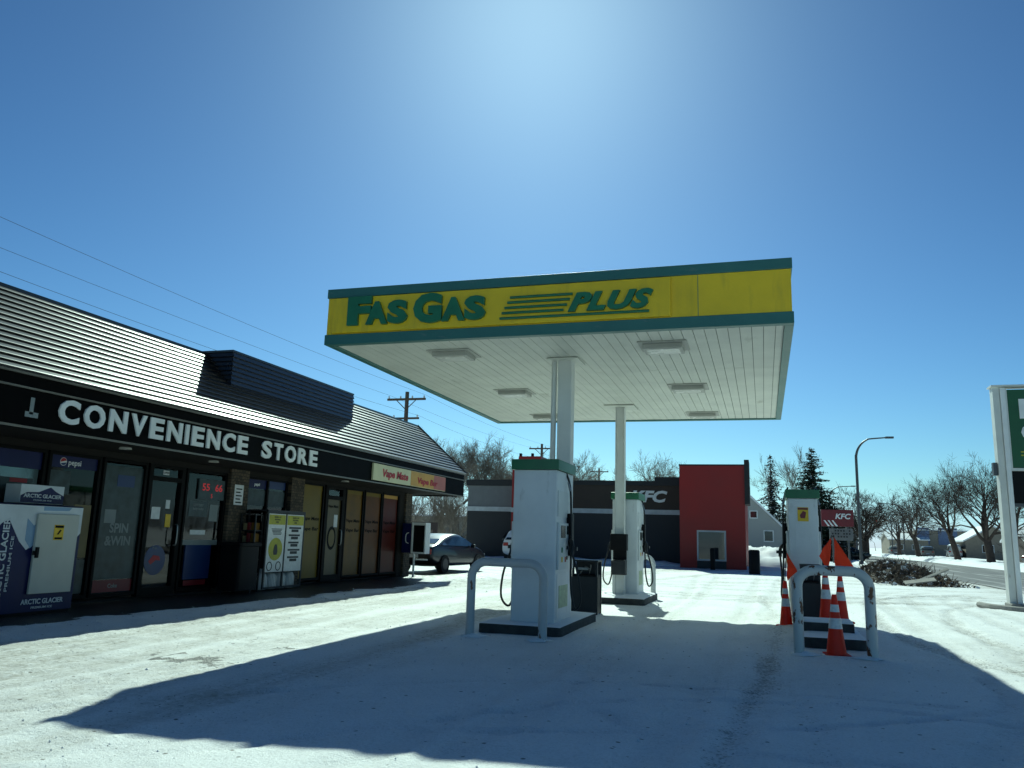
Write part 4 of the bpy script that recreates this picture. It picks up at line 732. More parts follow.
# ---------------------------------------------------------------- restaurant behind
kf = thing('restaurant_building', 'long dark grey restaurant with pale band, black parapet and red towers', 'restaurant', (-8, 50, 0)); YK = 45.0
MB().box(-16.7, -4.2, YK, 60, 0, 2.72).build('wall', 'kfc_gray', kf); MB().box(-16.7, -13, YK, 60, 2.98, 4.2).build('upper_wall', 'kfc_lgray', kf); MB().box(-12.9, -4.2, YK, 60, 2.98, 4.3).build('upper_wall', 'kfc_brown', kf)
MB().box(-16.75, -4.1, YK - .06, 60, 2.72, 2.98).build('band', 'kfc_band', kf); MB().box(-16.8, -5.7, YK - .08, 60, 4.3, 4.56).box(-16.8, -13, YK - .08, 60, 4.2, 4.3).box(-5.7, -4.0, YK - .08, 60, 4.3, 4.78).build('parapet', 'parapet', kf)
MB().box(-13.55, -12.0, 43.6, 48, 0, 5.45).build('tower', 'kfc_red', kf); MB().box(-13.2, -11.9, 43.62, 48, 5.45, 5.8).build('tower_crest', 'kfc_red', kf); MB().box(-13.57, -12.0, 43.54, 43.598, 2.65, 2.9).build('tower_band', 'kfc_band', kf)
for x in (-13.2, -12.5): MB().box(x, x + .12, 43.7, 43.9, 5.8, 5.98).build('roof_lamp', 'black_plastic', kf)
tw = MB(); tw.box(-4.12, -3.26, 42.6, 50, 0, 5.2).box(-1.82, -.86, 42.6, 50, 0, 5.2).box(-3.26, -1.82, 42.6, 50, 1.9, 5.2).box(-3.26, -1.82, 42.6, 50, 0, .38); tw.build('tower', 'kfc_red', kf)
MB().box(-4.14, -.84, 42.56, 50, 5.2, 5.27).build('parapet', 'parapet', kf)
wn = MB(); ring2 = lambda m_, x0, x1, z0, z1, y0, y1, t_: m_.box(x0, x1, y0, y1, z0, z0 + t_).box(x0, x1, y0, y1, z1 - t_, z1).box(x0, x0 + t_, y0, y1, z0 + t_, z1 - t_).box(x1 - t_, x1, y0, y1, z0 + t_, z1 - t_)
ring2(wn, -3.26, -1.82, .38, 1.9, 42.57, 42.7, .08); wf = wn.build('window', 'kfc_band', kf); MB().box(-3.18, -1.9, 42.64, 42.65, .46, 1.82).build('pane', 'car_glass', wf)
MB().box(-3.26, -1.82, 42.55, 42.58, .0, .37).build('panel', 'kfc_gray', kf); MB().box(-.86, -.62, 42.5, 44.5, 3.25, 5.5).build('sign_fin', 'parapet', kf)
t = MB(); t.text('KFC', (-7.05, YK - .03, 3.38), U, V, .62, 2.05, .05, bold=.04, shear=.25); t.build('lettering', 'sign_white', kf)
MB().box(-11.6, -11.3, YK - .2, YK, 3.0, 3.25).build('wall_lamp', 'parapet', kf)
for i, (x, y, lb) in enumerate(((-.42, 37.4, 'black bollard on snow right of the red tower'), (-2.4, 41.0, 'thin black bollard in front of the red tower window'))):
    r0 = (.24, .12)[i]; e = thing('bollard', lb, 'bollard', (x, y, 0), 'black bollards by the drive through'); MB().lathe([(r0, 0), (r0, .98), (r0 * .8, 1.04)], (x, y, 0), 16).build('post', 'black_plastic', e, smooth=40)
# KFC roadside sign
ks = thing('roadside_sign', 'maroon restaurant sign with white letters over a pale reader board by the road', 'sign', (4.9, 60, 0))
cb = MB().rbox(3.85, 5.93, 60, 60.3, 2.64, 3.78, .02).build('sign_box', 'maroon', ks); t = MB().text('KFC', (4.75, 59.99, 3.15), U, V, .36, 1.0, .02, bold=.03, shear=.2); t.build('lettering', 'white', cb)
t = MB(); 
for k in range(3): t.prism([(0, 0), (.14, 0), (-.16, .4), (-.26, .4)], (4.15 + k * .26 + .1, 59.99, 2.65), U, V, (0, -1, 0), .01)
t.build('stripe', 'white', cb)
rb_ = MB().box(4.35, 5.85, 60.05, 60.2, 1.7, 2.5).build('reader_board', 'kfc_lgray', ks); t = MB()
for i in range(3):
    for k in range(7):
        if (i * 7 + k) % 5: t.box(4.5 + k * .18, 4.6 + k * .18, 60.03, 60.048, 2.3 - i * .2, 2.4 - i * .2)
t.build('print', 'parapet', rb_); MB().box(4.5, 4.62, 60.1, 60.25, 0, 2.64).box(5.5, 5.62, 60.1, 60.25, 0, 2.64).build('post', 'pole', ks)
# house
def house(label, x0, x1, y0, y1, zw, zr, mt, roofm='snow', gable='y', chim=None, wins=(), loc=None, garage=None):
    h = thing('house', label, 'house', loc or ((x0 + x1) / 2, (y0 + y1) / 2, 0), None)
    if gable == 'y':
        xc = (x0 + x1) / 2; MB().prism([(x0, 0), (x1, 0), (x1, zw), (xc, zr), (x0, zw)], (0, y0, 0), U, V, (0, 1, 0), y1 - y0).build('wall', mt, h)
        sl = (zr - zw) / (x1 - xc); m = MB(); e = .35
        for s_, a in ((1, x1), (-1, x0)): m.prism([(xc, zr + .02), (a + s_ * e, zw - sl * e + .02), (a + s_ * e, zw - sl * e + .22), (xc, zr + .25)], (0, y0 - .3, 0), U, V, (0, 1, 0), y1 - y0 + .6)
        m.build('roof', roofm, h)
    else:
        yc = (y0 + y1) / 2; MB().prism([(y0, 0), (y1, 0), (y1, zw), (yc, zr), (y0, zw)], (x0, 0, 0), (0, 1, 0), V, (1, 0, 0), x1 - x0).build('wall', mt, h)
        sl = (zr - zw) / (y1 - yc); m = MB(); e = .4
        for s_, a in ((1, y1), (-1, y0)): m.prism([(yc, zr + .02), (a + s_ * e, zw - sl * e + .02), (a + s_ * e, zw - sl * e + .2), (yc, zr + .22)], (x0 - .3, 0, 0), (0, 1, 0), V, (1, 0, 0), x1 - x0 + .6)
        m.build('roof', roofm, h)
    for (a, b, c, d_) in wins:
        m = MB(); ring2(m, a, b, c, d_, y0 - .05, y0 + .02, .08); f = m.build('window', 'white', h); MB().box(a + .08, b - .08, y0 - .02, y0 - .01, c + .08, d_ - .08).build('pane', 'car_glass', f)
    if chim: MB().box(chim - .2, chim + .2, y0 + 1, y0 + 1.5, zr - .6, zr + .7).build('chimney', 'tanwall', h)
    return h
house('grey sided house with steep snowy gable behind the red tower', -4.6, 1.75, 75, 85, 2.6, 5.7, 'house', wins=((-1.15, -.45, 3.5, 4.2), (.0, .85, 1.5, 2.5), (-3.6, -2.8, 1.5, 2.5)), chim=-1.25)
house('low dark brown house with snowy roof behind the nearest big bare tree', 27, 36, 100, 109, 2.4, 3.9, 'brownwall', gable='x', wins=((29, 31, 1.0, 2.0), (33, 34.4, 1.0, 2.0)))
house('pale house with snowy gable farther up the street', 27, 34, 128, 136, 2.6, 4.6, 'tanwall', wins=((29, 30.5, 1, 2.1), (32, 33, 1, 2.1)))
house('small tan house left of the blue panels at the street end', 24, 31, 178, 190, 3.0, 4.4, 'tanwall', gable='x', wins=((25, 26.5, 1, 2.1), (28, 29.5, 1, 2.1)))
house('dark roofed low house at the right edge behind the price sign', 30, 40, 84, 92, 2.4, 3.7, 'brownwall', gable='x', wins=((32, 34, 1, 2),))
bd = thing('building', 'flat roofed commercial building with blue wall panels down the street', 'building', (34, 185, 0))
MB().box(29, 46, 180, 195, 0, 4.9).build('wall', 'tanwall', bd); MB().box(29.2, 31.6, 179.9, 179.98, 2.2, 5.5).box(33.2, 36.6, 179.9, 179.98, 2.2, 5.5).build('blue_panel', 'bill_blue', bd); MB().box(28.9, 46.1, 179.85, 195.1, 4.9, 5.1).build('roof', 'snow', bd)
bd = thing('building', 'distant pale low building at the end of the street', 'building', (18, 230, 0)); MB().box(8, 24, 235, 245, 0, 5).build('wall', 'kfc_lgray', bd); MB().box(7.8, 24.2, 234.8, 245.2, 5, 5.2).build('roof', 'snow', bd)
for k in range(5): MB().box(9.5 + k * 3, 11.2 + k * 3, 234.93, 234.98, 1.2, 3).build('window', 'car_glass', bd)
bd = thing('building', 'wide low shop row far left behind the bare trees', 'building', (-45, 140, 0)); MB().box(-75, -20, 138, 150, 0, 4.5).build('wall', 'tanwall', bd); MB().box(-75.2, -19.8, 137.8, 150.2, 4.5, 4.8).build('roof', 'snow', bd)
# ---------------------------------------------------------------- vehicles
def loft(mb, rings, mt=None, cap=True):
    n_ = len(rings[0]); vs = [p for r_ in rings for p in r_]; fs = [(i * n_ + k, (i + 1) * n_ + k, (i + 1) * n_ + (k + 1) % n_, i * n_ + (k + 1) % n_) for i in range(len(rings) - 1) for k in range(n_)]
    if cap: fs += [tuple(range(n_)), tuple(range((len(rings) - 1) * n_, len(rings) * n_))[::-1]]
    mb.add(vs, fs, mt)
def car(label, loc, rz, paint, kind_='sedan', W=1.8, name='parked_car', cat='car', group=None):
    """length along local +Y (front at +Y), origin on the ground at the centre"""
    t = thing(name, label, cat, loc, group, rz)
    if kind_ == 'sedan': st_ = [(-2.3, .45, .78, .84), (-2.2, .3, .93, .96), (-1.85, .22, .97, 1.02), (-1.2, .2, .96, 1.22), (-.55, .2, .95, 1.38), (0, .2, .94, 1.42), (.45, .2, .93, 1.37), (1.35, .2, .92, .95), (1.9, .22, .84, .84), (2.25, .3, .68, .7), (2.33, .45, .6, .62)]
    elif kind_ == 'suv': st_ = [(-2.25, .5, 1.0, 1.1), (-2.2, .35, 1.05, 1.25), (-1.95, .28, 1.08, 1.62), (-1.2, .25, 1.08, 1.7), (0, .25, 1.05, 1.7), (.5, .25, 1.04, 1.62), (1.15, .25, 1.03, 1.06), (1.9, .28, .98, .98), (2.2, .35, .85, .86), (2.28, .5, .7, .7)]
    else: st_ = [(-2.5, .5, 1.2, 1.85), (-2.45, .35, 1.2, 1.98), (-1.5, .28, 1.2, 2.05), (0, .28, 1.18, 2.05), (1.1, .28, 1.15, 1.95), (1.75, .28, 1.12, 1.2), (2.3, .32, .98, 1.0), (2.48, .5, .8, .8)]
    w_ = W / 2; rings = []
    for i, (y, zb, zc, zr) in enumerate(st_):
        e = 1 - .10 * (abs(y) / 2.4) ** 4; wr = w_ * e * (.76 if zr > zc + .1 else .93)
        R_ = [(w_ * e * .93, zb), (w_ * e, zb + .2), (w_ * e * .99, (zb + zc) / 2 + .1), (w_ * e * .95, zc), (wr, zr - .02 if zr > zc + .1 else zr), (wr * .8, zr + .03 if zr > zc + .1 else zr + .01)]
        rings.append([(a, y, z) for a, z in R_] + [(-a, y, z) for a, z in R_[::-1]])
    mb = MB(); loft(mb, rings); b = mb.build('body', paint, t, smooth=35, local=True); sb = b.modifiers.new('s', 'SUBSURF'); sb.levels = 1; sb.render_levels = 2
    cab = [s_ for s_ in st_ if s_[3] > s_[2] + .1]; i0 = st_.index(cab[0]); i1 = st_.index(cab[-1])
    for s_ in (1, -1):
        g_ = MB(); a, z_ = st_[i0 - 1], st_[i1 + 1]; ly = [a[0] + .2] + [c[0] for c in cab] + [z_[0] - .2]
        lo = [(w_ * .955 * s_, y, np.interp(y, [q[0] for q in st_], [q[2] for q in st_]) + .04) for y in ly]; hi = [(w_ * .80 * s_, y, np.interp(y, [q[0] for q in st_], [q[3] for q in st_]) - .09) for y in ly]
        hi = [(l[0] * .98 + (h_[0] - l[0]) * max(0, (h_[2] - l[2])) / .45 if False else h_[0] if h_[2] > l[2] + .1 else l[0], h_[1], max(h_[2], l[2] + .01)) for l, h_ in zip(lo, hi)]
        vs = lo + hi; N_ = len(lo); g_.add([(v[0] + .012 * s_, v[1], v[2]) for v in vs], [(k, k + 1, k + 1 + N_, k + N_) if s_ > 0 else (k, k + N_, k + 1 + N_, k + 1) for k in range(N_ - 1)])
        g_.build('side_window', 'car_glass', t, local=True)
        MB().rbox(min(s_ * w_, s_ * (w_ + .17)), max(s_ * w_, s_ * (w_ + .17)), .72, .84, cab[-1][2] - .02, cab[-1][2] + .12, .02).build('mirror', paint, t, smooth=40, local=True)
    a, c = st_[i0 - 1], st_[i0]; MB().add([(-w_ * .72, a[0] + .02, a[3] + .06), (w_ * .72, a[0] + .02, a[3] + .06), (w_ * .6, c[0] - .03, c[3] + .0), (-w_ * .6, c[0] - .03, c[3] + .0)], [(0, 1, 2, 3)]) 
    for (p, q, nm) in ((st_[i0 - 1], st_[i0], 'rear_window'), (st_[i1 + 1], st_[i1], 'windscreen')):
        d_ = Vector((0, q[0] - p[0], q[3] - p[3])); nn = Vector((0, -d_.z, d_.y)); nn = nn.normalized() * (1 if nn.z > 0 else -1) * .03; P_, Q_ = Vector((0, p[0], p[3])) + d_ * .1 + nn, Vector((0, p[0], p[3])) + d_ * .93 + nn
        g_ = MB(); g_.add([(-w_ * .74, P_.y, P_.z), (w_ * .74, P_.y, P_.z), (w_ * .64, Q_.y, Q_.z), (-w_ * .64, Q_.y, Q_.z)], [(0, 1, 2, 3)]); g_.build(nm, 'car_glass', t, local=True)
    zc0, zc1 = st_[1][2], st_[-2][2]
    for s_ in (1, -1):
        x_ = sorted((s_ * w_ * .55, s_ * w_ * .86)); MB().rbox(x_[0], x_[1], st_[0][0] - .02, st_[0][0] + .12, zc0 - .24, zc0 - .06, .02).build('tail_lamp', 'lamp_red', t, local=True); MB().rbox(x_[0], x_[1], st_[-1][0] - .12, st_[-1][0] + .015, zc1 - .12, zc1 - .0, .02).build('headlight', 'lamp_clear', t, local=True)
        for y in (-1.4, 1.42):
            r_ = .33 if kind_ == 'sedan' else .36; x_ = s_ * (w_ - .2); a = MB().tube([(x_, y, r_), (x_ + s_ * .215, y, r_)], r_, 22).build('wheel', 'tyre', t, smooth=40, local=True)
            MB().tube([(x_ + s_ * .2, y, r_), (x_ + s_ * .222, y, r_)], r_ * .62, 10).build('rim', 'rim', a, local=True)
    MB().box(-.26, .26, st_[0][0] - .03, st_[0][0] + .02, .55, .67).build('licence_plate', 'paper', t, local=True)
    return t
sd_ = car('dark sedan parked behind the payphone at the end of the store', (-11.1, 27.4, 0), R(-5), 'car_black'); sd_.scale = (.92, .95, .93)
car('white suv parked before the dark restaurant wall, half hidden by the nearest pump', (-12.15, 43.0, 0), R(-4), 'car_white', 'suv', name='parked_suv', cat='suv')
car('pale boxy van parked at the far kerb, nearest of the parked row', (25.9, 130, 0), R(-8), 'car_silver', 'van', 1.95, 'parked_van', 'van', 'vehicles parked along the far kerb')
car('tan wagon parked between the pale van and the dark wagon', (23.4, 136, 0), R(-6), 'car_tan', 'suv', 1.85, 'parked_suv', 'suv', 'vehicles parked along the far kerb')
car('dark wagon parked farthest up the far kerb', (21.0, 150, 0), R(-4), 'kfc_lgray', 'suv', 1.85, 'parked_suv', 'suv', 'vehicles parked along the far kerb')
car('black car standing near the roadside restaurant sign', (7.0, 82, 0), R(-75), 'car_black', 'sedan')
car('pale car parked under the big bare trees across the road', (26.5, 92, 0), R(-60), 'car_silver', 'sedan')
# ---------------------------------------------------------------- street lamps, signal
def lamp(label, x, y, h, arm, s=1):
    t = thing('street_lamp', label, 'street lamp', (x, y, 0), 'curved arm street lamps'); pts = [(x, y, 0), (x, y, h * .5), (x, y, h * .83)]
    for a in np.linspace(0, 78, 9)[1:]: pts.append((x + s * arm * .62 * (1 - math.cos(R(a))), y, h * .83 + h * .165 * math.sin(R(a))))
    pts.append((x + s * arm, y, h)); MB().tube(smoothpath(pts, 3), [.11 - .06 * k / (3 * (len(pts) - 1)) for k in range(3 * (len(pts) - 1) + 1)], 8).lathe([(.17, 0), (.17, .25), (.12, .3)], (x, y, 0), 12).build('pole', 'pole', t, smooth=60)
    e = x + s * arm; MB().rbox(min(e, e + s * .6), max(e, e + s * .6), y - .12, y + .12, h - .06, h + .08, .03).build('lamp_head', 'pole', t, smooth=40)
lamp('tall curved street lamp rising beside the brush heap', 6.9, 66, 9.5, 2.1); lamp('distant street lamp with its arm over the dark spruce', 8.9, 120, 9.5, 2.8); lamp('small distant street lamp with its arm pointing left over the parked row', 19.8, 132, 7.8, 2.6, -1)
tg = thing('traffic_light', 'red traffic light hanging over the street far up the road', 'traffic light', (14, 128, 0))
MB().tube(smoothpath([(17.6, 128, 0), (17.6, 128, 4.6), (17.2, 128, 5.2), (15.8, 128, 5.35)]), .07, 8).build('mast', 'pole', tg, smooth=60); MB().rbox(15.4, 15.8, 127.8, 128.05, 4.3, 5.4, .03).build('housing', 'parapet', tg); MB().tube([(15.6, 127.8, 5.15), (15.6, 127.7, 5.15)], .14, 14).build('red_lens', 'lens_red', tg)
# ---------------------------------------------------------------- utility poles and wires
def upole(label, x, y, h=10):
    t = thing('utility_pole', label, 'utility pole', (x, y, 0), 'wooden utility poles'); MB().tube([(x, y, -.2), (x, y, h + .2)], [.17, .12], 10).build('pole', 'wood_pole', t, smooth=60)
    MB().box(x - 1.3, x + 1.3, y - .14, y - .02, h - .35, h - .22).box(x - .9, x + .9, y - .1, y - .0, h - 1.55, h - 1.43).tube([(x - .7, y - .1, h - .3), (x, y - .1, h - .95)], .03, 5).tube([(x + .7, y - .1, h - .3), (x, y - .1, h - .95)], .03, 5).build('crossarm', 'wood_pole', t)
    for dx, z in ((-1.2, h - .22), (-.4, h - .22), (.4, h - .22), (1.2, h - .22), (-.8, h - 1.43), (.8, h - 1.43)): MB().lathe([(.03, 0), (.06, .04), (.05, .12), (.02, .16)], (x + dx, y - .08, z), 8).build('insulator', 'paper', t)
PX_ = -21.2; PYs = [-36, 4, 45.4, 78, 108, 138]
upole('utility pole showing above the end of the store roof', PX_, 45.4, 9.85); upole('utility pole above the restaurant roof, left of the canopy columns', PX_, 78, 10.4); upole('utility pole beyond the restaurant, between the two canopy columns', PX_, 108, 10.6); upole('farthest small utility pole above the red tower', -11, 120, 9.6)
for k, (dx, z) in enumerate(((-1.2, 0), (1.2, 0), (.8, -1.3))):
    m = MB()
    for i in range(len(PYs) - 1):
        h0, h1 = 9.85, 9.85 + .012 * max(0, PYs[i + 1] - 45)
        a, b = Vector((PX_ + dx, PYs[i], h0 + z)), Vector((PX_ + dx, PYs[i + 1], (h1 if PYs[i + 1] > 50 else 9.85) + z)); a.z += .012 * max(0, PYs[i] - 45)
        pts = []
        for q in np.linspace(0, 1, 13): p = a.lerp(b, q); p.z -= 4 * q * (1 - q) * (.24 + .08 * k); pts.append(p)
        m.tube(pts, .0065, 4)
    tag(m.build('power_line', 'wire', None), ('power wire on the far left ends of the crossarms', 'power wire on the right ends of the crossarms', 'lowest cable on the lower crossarms')[k], 'wire', 'overhead power lines behind the store')
# ---------------------------------------------------------------- trees
def branchy(mb, p, d_, L, r, depth, rg, spread=.5, up=.15, curve=.12, kids=(3, 4), minr=.006, n=4, shrink=.72):
    segs = 4 if depth > 1 else 3; pts = [Vector(p)]; rad = [r]; dd = Vector(d_)
    for i in range(segs):
        dd = (dd + Vector((rg.gauss(0, curve), rg.gauss(0, curve), rg.gauss(0, curve) + up * .25))).normalized(); pts.append(pts[-1] + dd * L / segs); rad.append(max(minr * .6, r * (1 - .55 * (i + 1) / segs)))
    mb.tube(pts, rad, n if r > .05 else 3, cap=False)
    if depth <= 0: return
    for k in range(rg.randint(*kids) + (1 if depth < 3 else 0)):
        q = rg.uniform(.3, 1.0); i = min(segs - 1, int(q * segs)); b = pts[i].lerp(pts[i + 1], q * segs - i); ax = dd.orthogonal().normalized(); ax.rotate(Matrix.Rotation(rg.uniform(0, 6.28), 3, dd)); nd = (dd * (1 - spread * .6) + ax * spread * rg.uniform(.6, 1.3) + Vector((0, 0, up * .5))).normalized()
        branchy(mb, b, nd, L * shrink * rg.uniform(.75, 1.1), max(minr, rad[i] * .62), depth - 1, rg, spread, up, curve, kids, minr, n, shrink)
    branchy(mb, pts[-1], dd, L * shrink, max(minr, rad[-1]), depth - 1, rg, spread, up, curve, kids, minr, n, shrink)
def bare_tree(label, x, y, h, seed, r=.28, lean=(0, 0), trunkf=.22, depth=5, spread=.62, limbs=5, minr=.012, bark='bark', group='bare leafless street trees', up=.15):
    rg = random.Random(seed); t = thing('bare_tree', label, 'tree', (x, y, 0), group); th = h * trunkf; top = Vector((x + lean[0] * th, y + lean[1] * th, th))
    MB().tube(smoothpath([(x, y, -.1), (x + lean[0] * th * .3, y + lean[1] * th * .3, th * .4), top + Vector((0, 0, .3))], 3), [r * 1.5, r * 1.15, r * 1.02, r, r * .97, r * .93, r * .9], 10).build('trunk', bark, t, smooth=60)
    mb = MB(); s = h / (1 + .72 + .52 + .37 + .27) * .80
    for k in range(limbs):
        a = 6.28 * k / limbs + rg.uniform(-.4, .4); tilt = rg.uniform(.35, .95) if k else .1
        branchy(mb, top + Vector((0, 0, rg.uniform(-.3, .2) * th * .3)), (math.cos(a) * tilt + lean[0], math.sin(a) * tilt + lean[1], 1), s * rg.uniform(.85, 1.1), r * rg.uniform(.45, .62), depth - 1, rg, spread, up, .14, (2, 3), minr)
    mb.build('crown', bark, t, smooth=180); return t
bare_tree('largest bare tree across the road, spreading limbs, nearest to the price sign', 21.6, 92, 11.2, 3, .38, (-.12, 0), .2, 6, .7, 6, .012)
bare_tree('bare tree with dark trunk half hidden behind the price sign post', 24.3, 95, 10.4, 4, .3, (.1, 0), .25, 5)
bare_tree('leaning bare tree across the road just behind the pale van', 20.9, 103, 10.0, 5, .33, (-.25, 0), .25, 6, .68, 5)
bare_tree('bare tree above the tan wagon in the row across the road', 20.0, 122, 10.8, 6, .32, (-.15, 0), .22, 5, .65, 5, .016)
bare_tree('bare tree above the dark wagon, before the blue panels', 20.2, 140, 10.5, 7, .3, (0, 0), .22, 5, .65, 5, .018)
bare_tree('round headed bare tree right of the tall street lamp', 10.9, 100, 8.4, 8, .33, (0, 0), .2, 6, .6, 7, .016, up=.05)
bare_tree('smaller bare tree left of the arm pointing lamp, up the street', 14.6, 130, 7.2, 9, .2, (0, 0), .3, 5, .6, 5, .018)
bare_tree('small bare tree far up the street under the traffic light', 16.3, 165, 7.5, 10, .2, (0, 0), .3, 5, .6, 5, .02)
bare_tree('distant bare tree right of the restaurant sign', 8.6, 150, 8.5, 11, .2, (0, 0), .3, 4, .6, 5, .02)
bare_tree('pale fine bare tree between the two spruces', 3.2, 96, 11.2, 12, .16, (0, 0), .4, 5, .35, 4, .012, 'bark_pale')
i = 0
for (x, y, h, r_, lb) in ((-33.2, 84, 13.6, .3, 'tallest bare tree rising at the end of the store roof'), (-29.4, 86, 11.6, .26, 'bare tree right of the store roof end, above the grey wall'), (-26.0, 90, 12.2, .24, 'bare tree left of the nearest pump, above the parapet'), (-22.4, 96, 11.4, .22, 'bare tree crown partly behind the nearest pump'), (-37.5, 92, 12.6, .26, 'bare tree mostly hidden behind the store roof slope')):
    bare_tree(lb, x, y, h, 20 + i, r_, (0, 0), .25, 6, .55, 6, .014, 'bark_pale', 'bare trees behind the store and restaurant'); i += 1
bare_tree('broad bare tree crown above the restaurant lettering', -10.6, 92, 10.6, 31, .26, (0, 0), .25, 6, .6, 6, .014, 'bark_pale', 'bare trees behind the store and restaurant')
bare_tree('low bare tree crown beside the second canopy column', -15.0, 100, 9.6, 32, .2, (0, 0), .3, 5, .6, 5, .014, 'bark_pale', 'bare trees behind the store and restaurant')
bare_tree('bare tree top just over the red tower edge', -6.2, 110, 10.6, 33, .2, (0, 0), .3, 5, .6, 5, .016, 'bark_pale', 'bare trees behind the store and restaurant')
for i, (x, y) in enumerate(((-24, 52), (-21.5, 54), (-26.5, 56), (-19.3, 50.5))):
    bare_tree(('thicket tree seen under the store eave, leftmost', 'thicket tree seen under the store eave, above the sedan roof', 'thicket tree deep behind the dark sign frame', 'thicket tree nearest the grey restaurant corner')[i], x, y, 5.5, 40 + i, .12, (0, 0), .1, 5, .4, 7, .008, 'bark_pale', 'pale thicket under the store eave')
fr = thing('notice_frame', 'dark wooden notice frame standing behind the parked sedan', 'notice board', (-16.2, 36, 0))
MB().box(-17.6, -14.9, 36, 36.15, 1.5, 1.85).box(-17.6, -17.4, 36, 36.15, 0, 1.5).box(-15.1, -14.9, 36, 36.15, 0, 1.5).box(-17.4, -15.1, 36, 36.15, .7, .8).build('frame', 'brownwall', fr); MB().box(-16.2, -15.3, 36.02, 36.08, .95, 1.45).build('panel', 'kfc_band', fr)
def spruce(label, x, y, h, w_, seed, mt, dens=1., droop=.25, snowy=.0):
    rg = random.Random(seed); t = thing('spruce_tree', label, 'spruce', (x, y, 0), 'spruces behind the house'); MB().tube([(x, y, -.1), (x, y, h * .55), (x, y, h)], [h * .022, h * .012, .01], 8).build('trunk', 'bark', t, smooth=60)
    nd = MB(); z = h * .1
    while z < h * .985:
        f = 1 - z / h; L0 = w_ * (f ** .75) * .5 + .1; nb = int(5 + 6 * f * dens)
        for k in range(nb):
            a = rg.uniform(0, 6.28); L = L0 * rg.uniform(.7, 1.15); zz = z + rg.uniform(-.1, .1); N_ = max(3, int(L * 8 * dens)); base = Vector((x, y, zz)); dr_ = droop * rg.uniform(.6, 1.4)
            for j in range(N_):
                q = (j + rg.random()) / N_; c = base + Vector((math.cos(a) * L * q, math.sin(a) * L * q, -dr_ * L * q + .35 * dr_ * L * q * q)); s_ = (.26 + .3 * f) * (1.15 - q * .5)
                for _ in range(3):
                    o1 = Vector((rg.gauss(0, 1), rg.gauss(0, 1), rg.gauss(0, .35) - .35)).normalized() * s_; o2 = Vector((rg.gauss(0, 1), rg.gauss(0, 1), rg.gauss(0, .4))).normalized() * s_ * .45
                    nd.add([c, c + o1 * .5 + o2 * .5, c + o1, c + o1 * .5 - o2 * .5], [(0, 1, 2, 3)], 'snow' if rg.random() < snowy else mt)
        z += h * .022 / max(.6, dens) * 1.1
    nd.build('crown', mt, t); return t
spruce('thin greyish spruce with a pointed top, left of the pair behind the pump', .85, 86, 10.4, 6.2, 1, 'needle2', .75, .55, .12)
spruce('dense dark green spruce, right of the pair behind the yellow sticker pump', 4.6, 82, 10.6, 8.6, 2, 'needle', 1.15, .08, .03)
spruce('low dark spruce behind the pump filling the gap between the pair', 2.9, 90, 6.3, 4.6, 3, 'needle', .9, .3, .05)
spruce('short dark conifer beside the restaurant sign', 6.2, 76, 3.4, 2.6, 4, 'needle2', .9, .3, .05)
# far-off wooded skyline
mb = MB(); rg = random.Random(77)
for k in range(90):
    a = rg.uniform(-1.05, .75); d_ = rg.uniform(230, 420); x = math.sin(a) * d_; y = math.cos(a) * d_; h = rg.uniform(5, 9)
    for j in range(26):
        p = Vector((x + rg.gauss(0, 2.5), y + rg.gauss(0, 2.5), 0)); mb.tube([p, p + Vector((rg.gauss(0, .8), 0, h * rg.uniform(.5, .8))), p + Vector((rg.gauss(0, 1.6), 0, h * rg.uniform(.8, 1)))], [.12, .08, .03], 3, cap=False)
o = mb.build('distant_woods', 'bark_pale', None); kind(o, 'stuff'); o['label'] = 'far line of bare woodland low on the horizon'

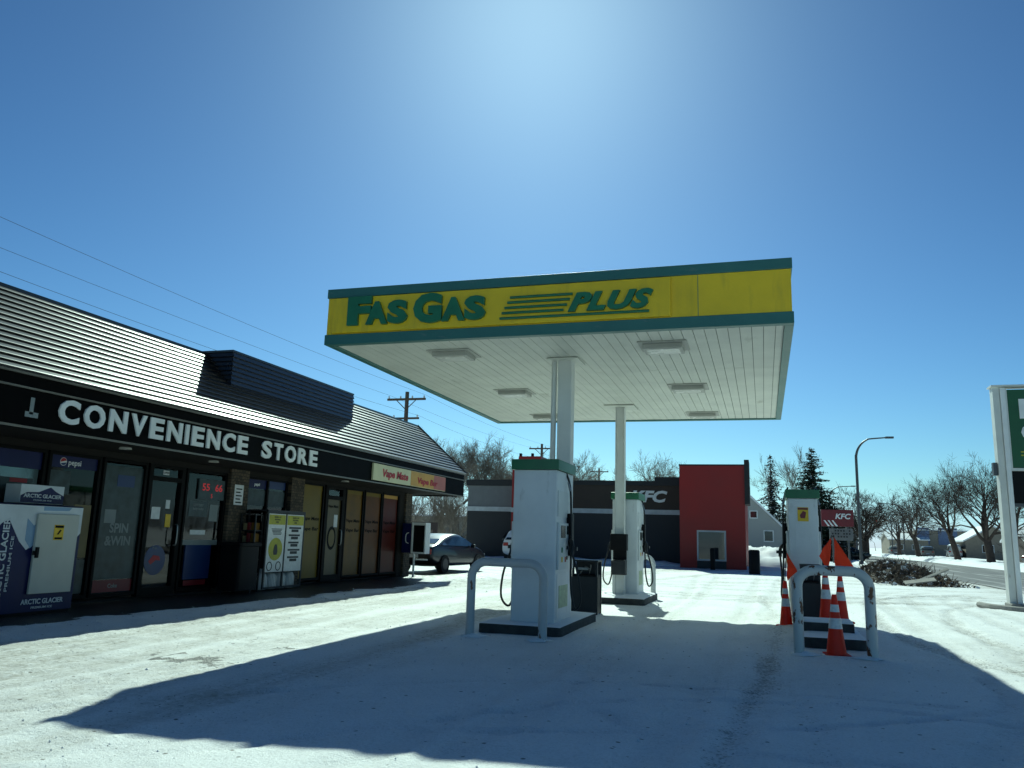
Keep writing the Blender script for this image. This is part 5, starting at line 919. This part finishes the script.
# loose snow and ice crumbs thrown up by tyres
mb = MB(); rg = random.Random(91)
def gz(x, y):
    i = int(np.clip(np.searchsorted(gx, x), 1, len(gx) - 1)); j = int(np.clip(np.searchsorted(gy, y), 1, len(gy) - 1)); return float(Z[i, j])
for k in range(1800):
    if k % 4 == 0: y = rg.uniform(6, 24); x = -8.45 + rg.gauss(0, .35)
    elif k % 4 == 1: x = rg.uniform(-8.5, -3.5); y = rg.uniform(3, 24)
    elif k % 4 == 2: x = rg.uniform(-4, 7); y = rg.uniform(2.6, 12)
    else: x = rg.uniform(-8, 7); y = rg.uniform(2.6, 30)
    if (-3.8 < x < -2.4 and 10.4 < y < 13.1) or (-3.6 < x < -2.2 and 16.4 < y < 18.8) or (.35 < x < 1.25 and 11 < y < 16) or x < -9.3: continue
    r0 = rg.uniform(.003, .010) * (1.8 if rg.random() < .06 else 1); z = gz(x, y) + r0 * .3
    q = [Vector((x, y, z)) + Vector((a * rg.uniform(.6, 1.3), b * rg.uniform(.6, 1.3), c * rg.uniform(.6, 1.1))) * r0 for a, b, c in ((1, 0, 0), (0, 1, 0), (-1, 0, 0), (0, -1, 0), (0, 0, 1), (0, 0, -1))]
    mb.add(q, [(0, 1, 4), (1, 2, 4), (2, 3, 4), (3, 0, 4), (1, 0, 5), (2, 1, 5), (3, 2, 5), (0, 3, 5)], 'snow' if rg.random() < .93 else 'concrete')
o = mb.build('snow_crumbs', 'snow', None); kind(o, 'stuff'); o['label'] = 'loose crumbs of snow and ice lying over the lot'

def skirt(name, x, y, r, h, seed):
    mb = MB(); rg = random.Random(seed); n = 18; rings = []
    for k, (q, z) in enumerate(((1.0, -.01), (.75, .35), (.45, .75), (.3, 1.0))):
        rings.append([(x + r * q * math.cos(6.283 * i / n) * (1 + .25 * math.sin(i * 1.7 + seed)), y + r * q * math.sin(6.283 * i / n) * (1 + .2 * math.cos(i * 2.3 + seed)), gz(x, y) + h * z + rg.uniform(-.004, .004)) for i in range(n)])
    loft(mb, rings); return kind(mb.build(name, 'snow', None, smooth=180), 'structure')
for i, (x, y) in enumerate(((-3.63, 10.2), (-2.77, 10.2), (.43, 10.58), (1.12, 10.58), (-3.24, 18.95), (-2.5, 18.95))): skirt('snow_drift', x, y, .17, .035, i)
